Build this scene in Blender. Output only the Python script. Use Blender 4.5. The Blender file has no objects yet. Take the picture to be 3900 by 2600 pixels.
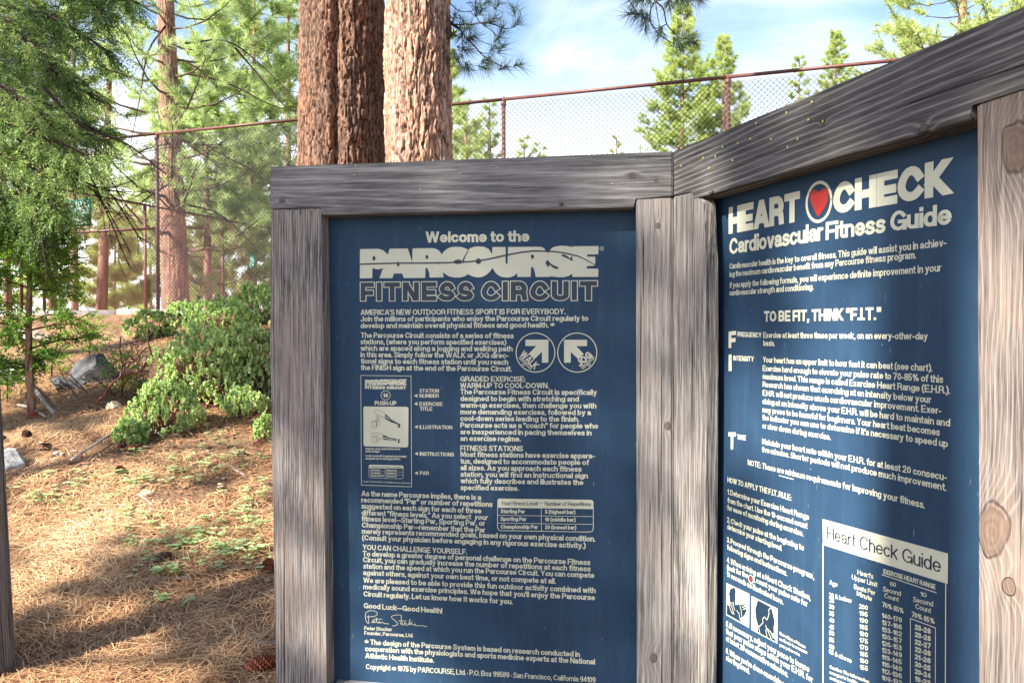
import bpy, math, random
import numpy as np
from mathutils import Vector, Matrix
from mathutils.geometry import tessellate_polygon
R=math.radians
rng=np.random.default_rng(7)
random.seed(7)
sc=bpy.context.scene
# ------------------------------------------------------------------ camera
PITCH=math.atan(0.01846); EYE=1.55
FL=28.0/36.0*3900.0
cam=bpy.data.cameras.new('camera'); camo=bpy.data.objects.new('camera',cam)
sc.collection.objects.link(camo); sc.camera=camo
camo.location=(0,0,EYE); camo.rotation_euler=(math.pi/2-PITCH,0,0)
cam.lens=28.0; cam.sensor_width=36.0; cam.sensor_fit='HORIZONTAL'; cam.clip_start=.05; cam.clip_end=1500
# ------------------------------------------------------------------ light
SUN_EL=R(38); SAZ=math.atan2(-.80,-.60)       # azimuth as atan2(x,y) of the direction towards the sun
sd=Vector((math.sin(SAZ)*math.cos(SUN_EL),math.cos(SAZ)*math.cos(SUN_EL),math.sin(SUN_EL)))
world=bpy.data.worlds.new('World'); sc.world=world; world.use_nodes=True
def build_world():
    nt=world.node_tree; n=nt.nodes; l=nt.links; n.clear()
    out=n.new('ShaderNodeOutputWorld'); bg=n.new('ShaderNodeBackground'); l.new(bg.outputs[0],out.inputs[0])
    sky=n.new('ShaderNodeTexSky'); sky.sky_type='NISHITA'; sky.sun_disc=False
    sky.sun_elevation=SUN_EL; sky.sun_rotation=SAZ; sky.air_density=1.0; sky.dust_density=.7; sky.ozone_density=2.2
    bg.inputs['Strength'].default_value=SKY_STRENGTH
    tc=n.new('ShaderNodeTexCoord')
    mp=n.new('ShaderNodeMapping'); mp.inputs['Scale'].default_value=(1.5,1.5,4.5); mp.inputs['Location'].default_value=(.35,.1,-.12); l.new(tc.outputs['Generated'],mp.inputs[0])
    nz=n.new('ShaderNodeTexNoise'); nz.inputs['Scale'].default_value=1.7; nz.inputs['Detail'].default_value=7; nz.inputs['Roughness'].default_value=.52; nz.inputs['Distortion'].default_value=.4
    l.new(mp.outputs[0],nz.inputs[0])
    cr=n.new('ShaderNodeMapRange'); cr.interpolation_type='SMOOTHSTEP'; cr.inputs[1].default_value=.44; cr.inputs[2].default_value=.78; l.new(nz.outputs['Fac'],cr.inputs[0])
    # thin cloud thickens towards the horizon
    sx=n.new('ShaderNodeSeparateXYZ'); l.new(tc.outputs['Generated'],sx.inputs[0])
    h=n.new('ShaderNodeMapRange'); h.interpolation_type='SMOOTHSTEP'; h.inputs[1].default_value=.36; h.inputs[2].default_value=.10; l.new(sx.outputs[2],h.inputs[0])
    ad=n.new('ShaderNodeMath'); ad.operation='MULTIPLY_ADD'; l.new(cr.outputs[0],ad.inputs[0]); ad.inputs[1].default_value=.62; l.new(h.outputs[0],ad.inputs[2]); ad.use_clamp=True
    mx=n.new('ShaderNodeMix'); mx.data_type='RGBA'; l.new(ad.outputs[0],mx.inputs[0]); l.new(sky.outputs[0],mx.inputs[6])
    mx.inputs[7].default_value=(CLOUD*.97,CLOUD*.99,CLOUD*1.0,1)
    l.new(mx.outputs[2],bg.inputs[0])
SKY_STRENGTH=.075; CLOUD=8.2
build_world()
sl=bpy.data.lights.new('sun','SUN'); sl.energy=5.0; sl.angle=R(.53); sl.color=(1,.93,.82)
so=bpy.data.objects.new('sun',sl); sc.collection.objects.link(so); so.rotation_euler=sd.to_track_quat('Z','Y').to_euler()
so.location=(0,0,12)
vs=sc.view_settings; vs.view_transform='Standard'; vs.look='None'; vs.exposure=1.95; vs.gamma=1; vs.use_curve_mapping=False
sc.cycles.max_bounces=6; sc.cycles.diffuse_bounces=3; sc.cycles.transmission_bounces=4

# ------------------------------------------------------------------ photograph -> world helpers
CP,SP=math.cos(PITCH),math.sin(PITCH)
CAM=Vector((0,0,EYE))
def ray(X,Y):                       # X,Y in the 3900x2600 photograph
    x=(X-1950)/FL; y=-(Y-1300)/FL
    return Vector((x, CP+y*SP, -SP+y*CP))
def on_depth(X,Y,D):
    d=ray(X,Y); return CAM+d*(D/d.y)
def on_z(X,Y,z):
    d=ray(X,Y); return CAM+d*((z-EYE)/d.z)
K=3900/2352.0
def dp(x,y,D): return on_depth(x*K,y*K,D)   # same with pixels of the 2352-wide view
# ------------------------------------------------------------------ mesh helpers
def tag(o,label=None,cat=None,group=None,kind=None):
    if label: o['label']=label
    if cat: o['category']=cat
    if group: o['group']=group
    if kind: o['kind']=kind
    return o
def link(name,me,parent=None,mat=None,smooth=False):
    o=bpy.data.objects.new(name,me); sc.collection.objects.link(o)
    if parent is not None: o.parent=parent; o.matrix_parent_inverse=Matrix.Identity(4)
    if mat is not None and me is not None and not me.materials:
        for m in (mat if isinstance(mat,(list,tuple)) else [mat]): me.materials.append(m)
    if smooth and me is not None: me.polygons.foreach_set('use_smooth',np.ones(len(me.polygons),bool))
    return o
def empty(name,loc=(0,0,0)):
    o=bpy.data.objects.new(name,None); sc.collection.objects.link(o); o.location=loc; o.empty_display_size=.1; return o
class MB:
    """collects geometry; faces of 3 or 4 corners; one float value rnd per vertex"""
    def __init__(s): s.v=[]; s.t=[]; s.q=[]; s.r=[]; s.n=0; s.mt=[]; s.mq=[]
    def add(s,v,t=None,q=None,r=None,m=0):
        v=np.asarray(v,float).reshape(-1,3); k=len(v); s.v.append(v)
        if t is not None and len(t): t=np.asarray(t,int)+s.n; s.t.append(t); s.mt.append(np.full(len(t),m))
        if q is not None and len(q): q=np.asarray(q,int)+s.n; s.q.append(q); s.mq.append(np.full(len(q),m))
        s.r.append(np.broadcast_to(np.asarray(0. if r is None else r,float),(k,)).copy()); s.n+=k
    def mesh(s,name,origin=None):
        V=np.concatenate(s.v) if s.v else np.zeros((0,3))
        if origin is not None: V=V-np.array(origin)
        T=np.concatenate(s.t) if s.t else np.zeros((0,3),int); Q=np.concatenate(s.q) if s.q else np.zeros((0,4),int)
        me=bpy.data.meshes.new(name); me.vertices.add(len(V)); me.vertices.foreach_set('co',V.astype(np.float32).ravel())
        nl=T.size+Q.size; me.loops.add(nl); me.loops.foreach_set('vertex_index',np.concatenate([T.ravel(),Q.ravel()]).astype(np.int32))
        me.polygons.add(len(T)+len(Q))
        st=np.concatenate([np.arange(len(T))*3,T.size+np.arange(len(Q))*4]).astype(np.int32)
        me.polygons.foreach_set('loop_start',st)
        mi=np.concatenate((s.mt or [np.zeros(0)])+(s.mq or [np.zeros(0)])).astype(np.int32)
        me.polygons.foreach_set('material_index',mi)
        me.update(calc_edges=True)
        a=me.attributes.new('rnd','FLOAT','POINT'); a.data.foreach_set('value',np.concatenate(s.r).astype(np.float32) if s.r else np.zeros(0,np.float32))
        me.validate()
        return me
    def build(s,name,mat,parent=None,smooth=False,origin=None,kind=None):
        o=link(name,s.mesh(name,origin),parent,mat,smooth)
        if origin is not None: o.location=origin
        if kind: o['kind']=kind
        return o
def nrm(a): return a/np.maximum(np.linalg.norm(a,axis=-1,keepdims=True),1e-9)
def tube(mb,pts,rad,n=6,r=0.,cap=True,m=0):
    P=np.asarray([tuple(p) for p in pts],float); k=len(P); rad=np.broadcast_to(np.asarray(rad,float),(k,))
    T=np.gradient(P,axis=0); T=nrm(T)
    up=np.array([0,0,1.]) if abs(T[0][2])<.9 else np.array([1.,0,0])
    A=nrm(np.cross(T[0],up)); fr=[]
    for i in range(k):
        A=nrm(A-T[i]*np.dot(A,T[i])); fr.append((A,np.cross(T[i],A)))
    th=np.arange(n)/n*2*np.pi
    V=np.concatenate([P[i]+rad[i]*(np.cos(th)[:,None]*fr[i][0]+np.sin(th)[:,None]*fr[i][1]) for i in range(k)])
    i,j=np.meshgrid(np.arange(k-1),np.arange(n),indexing='ij'); a=i*n+j; b=i*n+(j+1)%n
    Q=np.stack([a,b,b+n,a+n],-1).reshape(-1,4)
    T3=[]
    if cap:
        V=np.concatenate([V,P[:1],P[-1:]]); c0,c1=k*n,k*n+1
        T3=[(c0,(x+1)%n,x) for x in range(n)]+[(c1,(k-1)*n+x,(k-1)*n+(x+1)%n) for x in range(n)]
    mb.add(V,T3,Q,r,m)
def bez(pts,n=10):
    """smooth curve through points (Catmull-Rom)"""
    P=[Vector(p) for p in pts]; P=[P[0]*2-P[1]]+P+[P[-1]*2-P[-2]]; out=[]
    for i in range(1,len(P)-2):
        for s in range(n):
            t=s/n; a,b,c,d=P[i-1:i+3]
            out.append(.5*((2*b)+(c-a)*t+(2*a-5*b+4*c-d)*t*t+(3*b-a-3*c+d)*t**3))
    out.append(P[-2]); return out
def perp(d):
    r=rng.normal(size=d.shape); r=r-d*np.sum(r*d,-1,keepdims=True); return nrm(r)
# ------------------------------------------------------------------ noise in numpy
def _h(i,j,k=0,s=0):
    x=(i*374761393+j*668265263+k*2147483647+s*974634777)&0x7fffffff; x=(x^(x>>13))*1274126177&0x7fffffff; return ((x^(x>>16))&0xffff)/65535.
def vnoise(x,y,s=0,px=None):
    xi=np.floor(x).astype(np.int64); yi=np.floor(y).astype(np.int64); fx=x-xi; fy=y-yi; fx=fx*fx*(3-2*fx); fy=fy*fy*(3-2*fy)
    w=(lambda a:a%px) if px else (lambda a:a)
    a=_h(w(xi),yi,0,s); b=_h(w(xi+1),yi,0,s); c=_h(w(xi),yi+1,0,s); d=_h(w(xi+1),yi+1,0,s)
    return (a*(1-fx)+b*fx)*(1-fy)+(c*(1-fx)+d*fx)*fy
def fbm(x,y,o=4,s=0,px=None):
    t=0;a=.5
    for k in range(o): t=t+a*vnoise(x,y,s+k,px*2**k if px else None); x=x*2;y=y*2;a*=.5
    return t
def cell(x,y,s=0,px=None):
    xi=np.floor(x).astype(np.int64); yi=np.floor(y).astype(np.int64); F1=np.full(x.shape,9.);F2=np.full(x.shape,9.);ID=np.zeros(x.shape)
    for di in (-1,0,1):
        for dj in (-1,0,1):
            ci=xi+di; cj=yi+dj; cw=ci%px if px else ci
            ox=ci+_h(cw,cj,1,s); oy=cj+_h(cw,cj,2,s); d=np.hypot(x-ox,y-oy); idv=_h(cw,cj,3,s)
            n=d<F1; F2=np.where(n,F1,np.minimum(F2,d)); ID=np.where(n,idv,ID); F1=np.where(n,d,F1)
    return F1,F2,ID
# ------------------------------------------------------------------ materials
def newmat(name,rough=.8,spec=.3):
    m=bpy.data.materials.new(name); m.use_nodes=True; nt=m.node_tree; b=nt.nodes['Principled BSDF']
    b.inputs['Roughness'].default_value=rough; b.inputs['Specular IOR Level'].default_value=spec
    return m,nt,b
def N(nt,t,**kw):
    n=nt.nodes.new(t)
    for k,v in kw.items():
        if k.startswith('i_'):
            key=k[2:]; key=int(key) if key.isdigit() else key.replace('_',' ')
            n.inputs[key].default_value=v
        else: setattr(n,k,v)
    return n
def L(nt,a,b): nt.links.new(a,b)
def M(nt,op,a,b=None,c=None,clamp=False):
    n=nt.nodes.new('ShaderNodeMath'); n.operation=op; n.use_clamp=clamp
    for i,v in enumerate((a,b,c)):
        if v is None: continue
        if isinstance(v,(int,float)): n.inputs[i].default_value=v
        else: nt.links.new(v,n.inputs[i])
    return n.outputs[0]
def ramp(nt,fac,stops):
    n=nt.nodes.new('ShaderNodeValToRGB'); e=n.color_ramp.elements
    while len(e)<len(stops): e.new(.5)
    for i,(p,c) in enumerate(stops): e[i].position=p; e[i].color=(*c,1) if len(c)==3 else c
    nt.links.new(fac,n.inputs[0]); return n.outputs[0]
def mixc(nt,f,a,b,mode='MIX'):
    n=nt.nodes.new('ShaderNodeMix'); n.data_type='RGBA'; n.blend_type=mode
    for i,v in ((0,f),(6,a),(7,b)):
        if isinstance(v,(int,float)): n.inputs[i].default_value=v
        elif isinstance(v,tuple): n.inputs[i].default_value=(*v,1)
        else: nt.links.new(v,n.inputs[i])
    return n.outputs[2]
def flat(name,col,rough=.6,spec=.3,var=.08,scale=30):
    m,nt,b=newmat(name,rough,spec)
    tc=N(nt,'ShaderNodeTexCoord'); nz=N(nt,'ShaderNodeTexNoise',i_Scale=float(scale),i_Detail=4.); L(nt,tc.outputs['Object'],nz.inputs[0])
    c=mixc(nt,nz.outputs['Fac'],tuple(x*(1-var*2) for x in col),tuple(min(1,x*(1+var*2)) for x in col)); L(nt,c,b.inputs['Base Color']); return m
def foliage(name,cols,trans=.35,rough=.55):
    """cols: ramp over the per-leaf value"""
    m,nt,b=newmat(name,rough,.25)
    at=N(nt,'ShaderNodeAttribute',attribute_name='rnd'); c=ramp(nt,at.outputs['Fac'],[(i/(len(cols)-1),x) for i,x in enumerate(cols)])
    L(nt,c,b.inputs['Base Color'])
    tr=N(nt,'ShaderNodeBsdfTranslucent'); br=mixc(nt,1.0,c,(1.08,1.22,.7),'MULTIPLY'); L(nt,br,tr.inputs[0])
    ms=N(nt,'ShaderNodeMixShader'); ms.inputs[0].default_value=trans
    L(nt,b.outputs[0],ms.inputs[1]); L(nt,tr.outputs[0],ms.inputs[2]); L(nt,ms.outputs[0],nt.nodes['Material Output'].inputs[0]); return m
def wood(name,dark,light,warm=None,dens=70.,tilt=.05,y0=.12,z0=.05,knots=(),fib=1.,seed=0.,warp=.02,linew=.5,bump=.5,blotch=.35,knotc=None,latew=.2):
    """sawn weathered timber: growth rings about an axis that runs along local X, knots push the rings aside"""
    m,nt,b=newmat(name,.82,.2)
    tc=N(nt,'ShaderNodeTexCoord'); sx=N(nt,'ShaderNodeSeparateXYZ'); L(nt,tc.outputs['Object'],sx.inputs[0]); X,Y,Z=sx.outputs
    def stretched(sxx,syy,scale,detail,off):
        mp=N(nt,'ShaderNodeMapping'); mp.inputs['Scale'].default_value=(sxx,syy,syy); mp.inputs['Location'].default_value=(off+seed,off*2,seed)
        L(nt,tc.outputs['Object'],mp.inputs[0]); q=N(nt,'ShaderNodeTexNoise',i_Scale=float(scale),i_Detail=float(detail),i_Roughness=.6); L(nt,mp.outputs[0],q.inputs[0]); return q.outputs['Fac']
    lw=stretched(1.,3.,2.3,2,1.3); lw2=stretched(1.,2.,9.,2,4.1)
    yy=M(nt,'ADD',Y,M(nt,'MULTIPLY',X,tilt)); yy=M(nt,'SUBTRACT',yy,y0)
    yy=M(nt,'ADD',yy,M(nt,'MULTIPLY',M(nt,'SUBTRACT',lw,.5),warp*4)); yy=M(nt,'ADD',yy,M(nt,'MULTIPLY',M(nt,'SUBTRACT',lw2,.5),warp*.9))
    zz=M(nt,'SUBTRACT',Z,z0)
    r=M(nt,'SQRT',M(nt,'ADD',M(nt,'MULTIPLY',yy,yy),M(nt,'MULTIPLY',zz,zz)))
    kin=None
    for (kx,ky,kr) in knots:
        dx=M(nt,'MULTIPLY',M(nt,'SUBTRACT',X,kx),.75); dy=M(nt,'SUBTRACT',Y,ky)
        d=M(nt,'SQRT',M(nt,'ADD',M(nt,'MULTIPLY',dx,dx),M(nt,'MULTIPLY',dy,dy)))
        dn=M(nt,'DIVIDE',d,kr); g=M(nt,'EXPONENT',M(nt,'MULTIPLY',M(nt,'MULTIPLY',dn,dn),-.28))
        r=M(nt,'ADD',r,M(nt,'MULTIPLY',g,kr*1.5))
        wob=M(nt,'ADD',dn,M(nt,'MULTIPLY',M(nt,'SUBTRACT',lw2,.5),1.9))
        kin=wob if kin is None else M(nt,'MINIMUM',kin,wob)
    ph=M(nt,'MULTIPLY',r,dens*2*math.pi); s=M(nt,'MULTIPLY_ADD',M(nt,'SINE',ph),.5,.5)
    late=M(nt,'POWER',s,6*linew+1)                       # thin hard late-wood lines
    f1=stretched(5.,210.,1.,7,2.2); f2=stretched(22.,800.,1.,4,7.7); bl=stretched(1.,2.5,5.,3,5.5)
    v=M(nt,'MULTIPLY_ADD',late,latew,.42-latew*.6); v=M(nt,'ADD',v,M(nt,'MULTIPLY',M(nt,'SUBTRACT',f1,.5),1.25*fib)); v=M(nt,'ADD',v,M(nt,'MULTIPLY',M(nt,'SUBTRACT',f2,.5),.9*fib))
    v=M(nt,'ADD',v,M(nt,'MULTIPLY',M(nt,'SUBTRACT',bl,.4),blotch*1.6),clamp=True)
    col=ramp(nt,v,[(0,tuple(x*.45 for x in dark)),(.25,dark),(.75,light),(1,tuple(min(1,x*1.25) for x in light))])
    if warm: col=mixc(nt,M(nt,'MULTIPLY',M(nt,'SUBTRACT',bl,.42),2.6,clamp=True),col,mixc(nt,v,tuple(x*.5 for x in warm),warm))
    # checks: long thin splits
    ck=stretched(1.2,75.,1.,2,9.9); ckm=M(nt,'MULTIPLY',M(nt,'LESS_THAN',ck,.335),.85)
    col=mixc(nt,ckm,col,(.012,.010,.009))
    hgt=M(nt,'MULTIPLY',late,.0005); hgt=M(nt,'ADD',hgt,M(nt,'MULTIPLY',f1,.0008)); hgt=M(nt,'SUBTRACT',hgt,M(nt,'MULTIPLY',ckm,.002))
    if kin is not None:
        ins=M(nt,'SUBTRACT',1.,M(nt,'MULTIPLY',M(nt,'SUBTRACT',kin,.85),7.,clamp=True))
        kr_=M(nt,'MULTIPLY_ADD',M(nt,'SINE',M(nt,'MULTIPLY',M(nt,'ADD',kin,M(nt,'MULTIPLY',f1,.4)),18.)),.3,.45); kr_=M(nt,'ADD',kr_,M(nt,'MULTIPLY',M(nt,'SUBTRACT',lw2,.5),1.2),clamp=True)
        kc=mixc(nt,kr_,tuple(x*.6 for x in (knotc or (.11,.085,.07))),(knotc or (.11,.085,.07))); kc=mixc(nt,M(nt,'MULTIPLY',bl,.5),kc,col); col=mixc(nt,ins,col,kc)
        rim=M(nt,'SUBTRACT',1.,M(nt,'MULTIPLY',M(nt,'ABSOLUTE',M(nt,'SUBTRACT',kin,.98)),9.),clamp=True)
        rim=M(nt,'MAXIMUM',rim,0.); col=mixc(nt,M(nt,'MULTIPLY',rim,.5),col,(.03,.02,.015))
        hgt=M(nt,'SUBTRACT',hgt,M(nt,'MULTIPLY',rim,.002))
    col=mixc(nt,1.0,col,(1.0,.985,.965),'MULTIPLY'); L(nt,col,b.inputs['Base Color'])
    bp=N(nt,'ShaderNodeBump',i_Strength=bump,i_Distance=1.0); L(nt,hgt,bp.inputs['Height']); L(nt,bp.outputs[0],b.inputs['Normal'])
    return m
# ------------------------------------------------------------------ signboard planes
HB=.40
A0=on_z(1029,635,EYE+HB); A1=on_z(2561,577,EYE+HB); A2=on_z(3900,27,EYE+HB)
class Plane:
    def __init__(s,a,b,off=0):
        s.u=(b-a).normalized(); s.u.z=0; s.u.normalize(); s.n=Vector((s.u.y,-s.u.x,0))   # towards the viewer
        s.o=a-s.n*off
    def at(s,X,Y,out=0):
        d=ray(X,Y); t=(s.o+s.n*out-CAM).dot(s.n)/d.dot(s.n); return CAM+d*t
REC=.048
PL=Plane(A0,A1); PR=Plane(A1,A2); PLn=Plane(A0,A1,REC); PRn=Plane(A1,A2,REC)
TURN=math.tan(math.acos(max(-1,min(1,PL.u.dot(PR.u))))/2)
def board(name,plane,poly,depth,mat,parent,along='u',bev=.003,inset=0,label=None,mitre=0):
    """prism: outline given in photo pixels on the plane, real thickness behind it; local X runs along the grain"""
    pts=[plane.at(x,y,-inset) if not isinstance(p,Vector) else p for p in poly for (x,y) in [p if not isinstance(p,Vector) else (0,0)]]
    ax=plane.u if along=='u' else Vector((0,0,1)); ay=plane.n.cross(ax); 
    o=sum(pts,Vector())/len(pts); Mx=Matrix((ax,ay,plane.n)).transposed().to_4x4(); Mx.translation=o; inv=Mx.inverted()
    loc=[inv@p for p in pts]; n=len(loc)
    area=sum(loc[i].x*loc[(i+1)%n].y-loc[(i+1)%n].x*loc[i].y for i in range(n))
    if area<0: loc=loc[::-1]
    import bmesh
    us=[(p.x if along=='u' else -p.y) for p in loc]; e=(max(us) if mitre>0 else min(us)); sgn=[mitre*depth*TURN if (mitre and abs(a-e)<.02) else 0 for a in us]
    bm=bmesh.new(); f=[bm.verts.new((p.x,p.y,0)) for p in loc]; g=[bm.verts.new((p.x+(k if along=='u' else 0),p.y-(k if along=='z' else 0),-depth)) for p,k in zip(loc,sgn)]
    bm.faces.new(f); bm.faces.new(g[::-1])
    for i in range(n): bm.faces.new((f[i],g[i],g[(i+1)%n],f[(i+1)%n]))
    if bev: bmesh.ops.bevel(bm,geom=list(bm.edges),offset=bev,segments=2,affect='EDGES',clamp_overlap=True)
    me=bpy.data.meshes.new(name); bm.to_mesh(me); bm.free()
    ob=link(name,me,parent,mat,False)
    ob.matrix_local=parent.matrix_local.inverted()@Mx if parent is not None else Mx
    if label: ob['label']=label
    return ob,Mx
def loc_of(plane,poly,along,X,Y):
    pts=[plane.at(x,y) for x,y in poly]; ax=plane.u if along=='u' else Vector((0,0,1)); ay=plane.n.cross(ax); o=sum(pts,Vector())/len(pts)
    d=plane.at(X,Y)-o; return (d.dot(ax),d.dot(ay))
board_root=empty('information_board',(A1.x,A1.y,0))
tag(board_root,'two-panel angled signboard with navy fitness panels in a grey weathered timber frame','signboard')
bpy.context.view_layer.update()
def kn(plane,poly,along,lst): return [(*loc_of(plane,poly,along,x,y),r) for x,y,r in lst]
GD=(.062,.061,.062); GL=(.185,.18,.18); PD=(.17,.155,.145); PLT=(.43,.40,.385)
lb=[(1029,635),(2560.5,577),(2559.5,749),(2419,753),(2416,789),(1224,819),(1222,787),(1028,796)]
m_lb=wood('weathered_beam_wood',(.105,.104,.105),(.30,.295,.295),dens=62,tilt=.06,y0=.10,z0=-.09,knots=kn(PL,lb,'u',[(1075,764,.006),(2410,670,.006),(2500,688,.004)]),seed=1.3,warp=.006,fib=.9,bump=.8,linew=.5,latew=.24)
board('top_beam',PL,lb,.10,m_lb,board_root,'u',.002,mitre=1)
rb=[(2563.5,577.5),(3900,27),(4150,-76),(4150,242),(3900,337),(3699,397),(3696,455),(2900,683),(2641,763),(2637,726),(2565,747)]
m_rb=wood('dark_beam_wood',(.065,.063,.062),(.215,.208,.202),dens=85,tilt=-.05,y0=-.13,z0=.05,knots=kn(PR,rb,'u',[(3134,469,.005),(3517,490,.007)]),seed=4.2,warp=.0035,fib=.75,linew=.5,bump=.9,blotch=.3,latew=.34)
board('top_beam',PR,rb,.10,m_rb,board_root,'u',.002,mitre=-1)
lp=[(1030,799),(1221,791),(1240,2700),(1058,2720)]
m_p1=wood('grey_post_wood',(.12,.11,.105),(.36,.34,.33),dens=150,tilt=.01,y0=.2,z0=.02,seed=2.1,warp=.004,fib=1.5,linew=.3,bump=.7,warm=(.26,.19,.15),blotch=.6)
board('post',PL,[(1030,799),(1221,791),(1241,2300),(1254,3680),(1085,3700),(1052,2600),(1029,1300)],.115,m_p1,board_root,'z',.004)
m_p2=wood('pale_post_wood',(.17,.162,.157),(.40,.388,.38),dens=95,tilt=.008,y0=.09,z0=.03,knots=kn(PL,[(2422,756),(2559,753),(2562,3300),(2427,3300)],'z',[(2506,860,.006),(2543,1622,.008),(2490,2502,.0105)]),seed=6.6,warp=.005,fib=1.1,linew=.5,bump=.8,warm=(.30,.24,.2),blotch=.45)
board('post',PL,[(2422,756),(2559,753),(2562,3300),(2427,3300)],.10,m_p2,board_root,'z',.003,mitre=1)
m_p3=wood('side_post_wood',(.10,.095,.09),(.40,.375,.355),dens=140,tilt=.012,y0=.06,z0=.05,seed=9.1,warp=.006,fib=1.5,linew=.4,bump=.8,warm=(.16,.14,.13),blotch=.75)
board('post',PR,[(2562.5,750),(2637,730),(2683,768),(2690,1000),(2691,1400),(2684,3300),(2563,3300)],REC*.6,m_p3,board_root,'z',.003,mitre=-1)
rp=[(3714,396),(4130,255),(4130,4200),(3720,3600),(3729,1700),(3726,1200)]
m_p4=wood('knotty_post_wood',(.11,.092,.085),(.24,.21,.195),dens=130,tilt=.02,y0=.12,z0=.03,knots=kn(PR,rp,'z',[(3862,548,.024),(3775,2020,.024),(3846,2235,.009)]),seed=3.7,warp=.010,fib=1.1,linew=.6,bump=1.0,warm=(.27,.20,.155),blotch=.5,knotc=(.15,.10,.075),latew=.26)
board('post',PR,rp,.11,m_p4,board_root,'z',.004)
# bottom rails, the top face shows as a pale strip
zr=PLn.at(1263,2583).z
def railpoly(pl,s0,s1,z1,z0): return [pl.o+pl.u*s0+Vector((0,0,z1-pl.o.z)),pl.o+pl.u*s1+Vector((0,0,z1-pl.o.z)),pl.o+pl.u*s1+Vector((0,0,z0-pl.o.z)),pl.o+pl.u*s0+Vector((0,0,z0-pl.o.z))]
s_a=(PL.at(1256,2600)-PL.o).dot(PL.u); s_b=(PL.at(2424,2600)-PL.o).dot(PL.u)
board('bottom_rail',PL,railpoly(PL,s_a,s_b,zr,zr-.11),.10,m_p2,board_root,'u',.003)
s_c=(PR.at(2690,2600)-PR.o).dot(PR.u); s_d=(PR.at(3718,2600)-PR.o).dot(PR.u)
board('bottom_rail',PR,railpoly(PR,s_c,s_d,zr,zr-.11),.10,m_p3,board_root,'u',.003)
# steel nail heads / bolts
m_nail=flat('rusty_nail',(.10,.07,.05),.5,.5)
for pl,x,y in ((PR,2712,733),(PL,2137,776)):
    c=pl.at(x,y,.001); mb=MB(); tube(mb,[c,c+pl.n*.006],[.005,.004],8); mb.build('nail',m_nail,board_root,origin=None).location=-Vector(board_root.location)
# navy panels
def navy(name):
    m,nt,b=newmat(name,.56,.42); b.inputs['Specular Tint'].default_value=(.58,.80,1.0,1)
    tc=N(nt,'ShaderNodeTexCoord'); nz=N(nt,'ShaderNodeTexNoise',i_Scale=9.,i_Detail=6.,i_Roughness=.65); L(nt,tc.outputs['Object'],nz.inputs[0])
    c=mixc(nt,nz.outputs['Fac'],(.009,.025,.052),(.020,.052,.104))
    mp=N(nt,'ShaderNodeMapping'); mp.inputs['Scale'].default_value=(60,60,7); L(nt,tc.outputs['Object'],mp.inputs[0])
    sc_=N(nt,'ShaderNodeTexNoise',i_Scale=3.,i_Detail=3.); L(nt,mp.outputs[0],sc_.inputs[0])
    vo=N(nt,'ShaderNodeTexVoronoi',i_Scale=38.); L(nt,tc.outputs['Object'],vo.inputs[0])
    sp=M(nt,'LESS_THAN',vo.outputs['Distance'],.055); sp=M(nt,'MULTIPLY',sp,M(nt,'GREATER_THAN',sc_.outputs['Fac'],.57))
    c=mixc(nt,M(nt,'MULTIPLY',sp,.45),c,(.45,.48,.5))
    mp2=N(nt,'ShaderNodeMapping'); mp2.inputs['Scale'].default_value=(26,2.2,26); L(nt,tc.outputs['Object'],mp2.inputs[0]); n5=N(nt,'ShaderNodeTexNoise',i_Scale=1.6,i_Detail=5.,i_Roughness=.6); L(nt,mp2.outputs[0],n5.inputs[0])
    c=mixc(nt,M(nt,'MULTIPLY',M(nt,'SUBTRACT',n5.outputs['Fac'],.5),.9,clamp=True),c,(.055,.085,.125))
    mp3=N(nt,'ShaderNodeMapping'); mp3.inputs['Scale'].default_value=(90,14,90); mp3.inputs['Rotation'].default_value=(0,0,.5); L(nt,tc.outputs['Object'],mp3.inputs[0]); n6=N(nt,'ShaderNodeTexNoise',i_Scale=2.2,i_Detail=2.); L(nt,mp3.outputs[0],n6.inputs[0])
    c=mixc(nt,M(nt,'MULTIPLY',M(nt,'GREATER_THAN',n6.outputs['Fac'],.74),.5),c,(.16,.20,.24))
    L(nt,c,b.inputs['Base Color']); L(nt,M(nt,'MULTIPLY_ADD',nz.outputs['Fac'],.16,.52),b.inputs['Roughness'])
    bp=N(nt,'ShaderNodeBump',i_Strength=.12,i_Distance=.004); L(nt,nz.outputs['Fac'],bp.inputs['Height']); L(nt,bp.outputs[0],b.inputs['Normal']); return m
m_navy=navy('navy_panel'); 
m_cream=flat('cream_print',(.52,.53,.41),.4,.4,.05,12)
m_ink=flat('navy_print',(.009,.023,.045),.4,.4,.05,12)
m_red=flat('red_print',(.36,.022,.015),.45,.4,.06,60)
p1,Mx1=board('sign_panel',PLn,[(1150,700),(2520,660),(2520,2900),(1180,2850)],.012,m_navy,board_root,'u',0,label='navy panel headed Welcome to the fitness circuit')
p2,Mx2=board('sign_panel',PRn,[(2585,640),(3760,330),(3760,3500),(2585,2900)],.012,m_navy,board_root,'u',0,label='navy panel headed Heart Check with a red heart')
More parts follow.
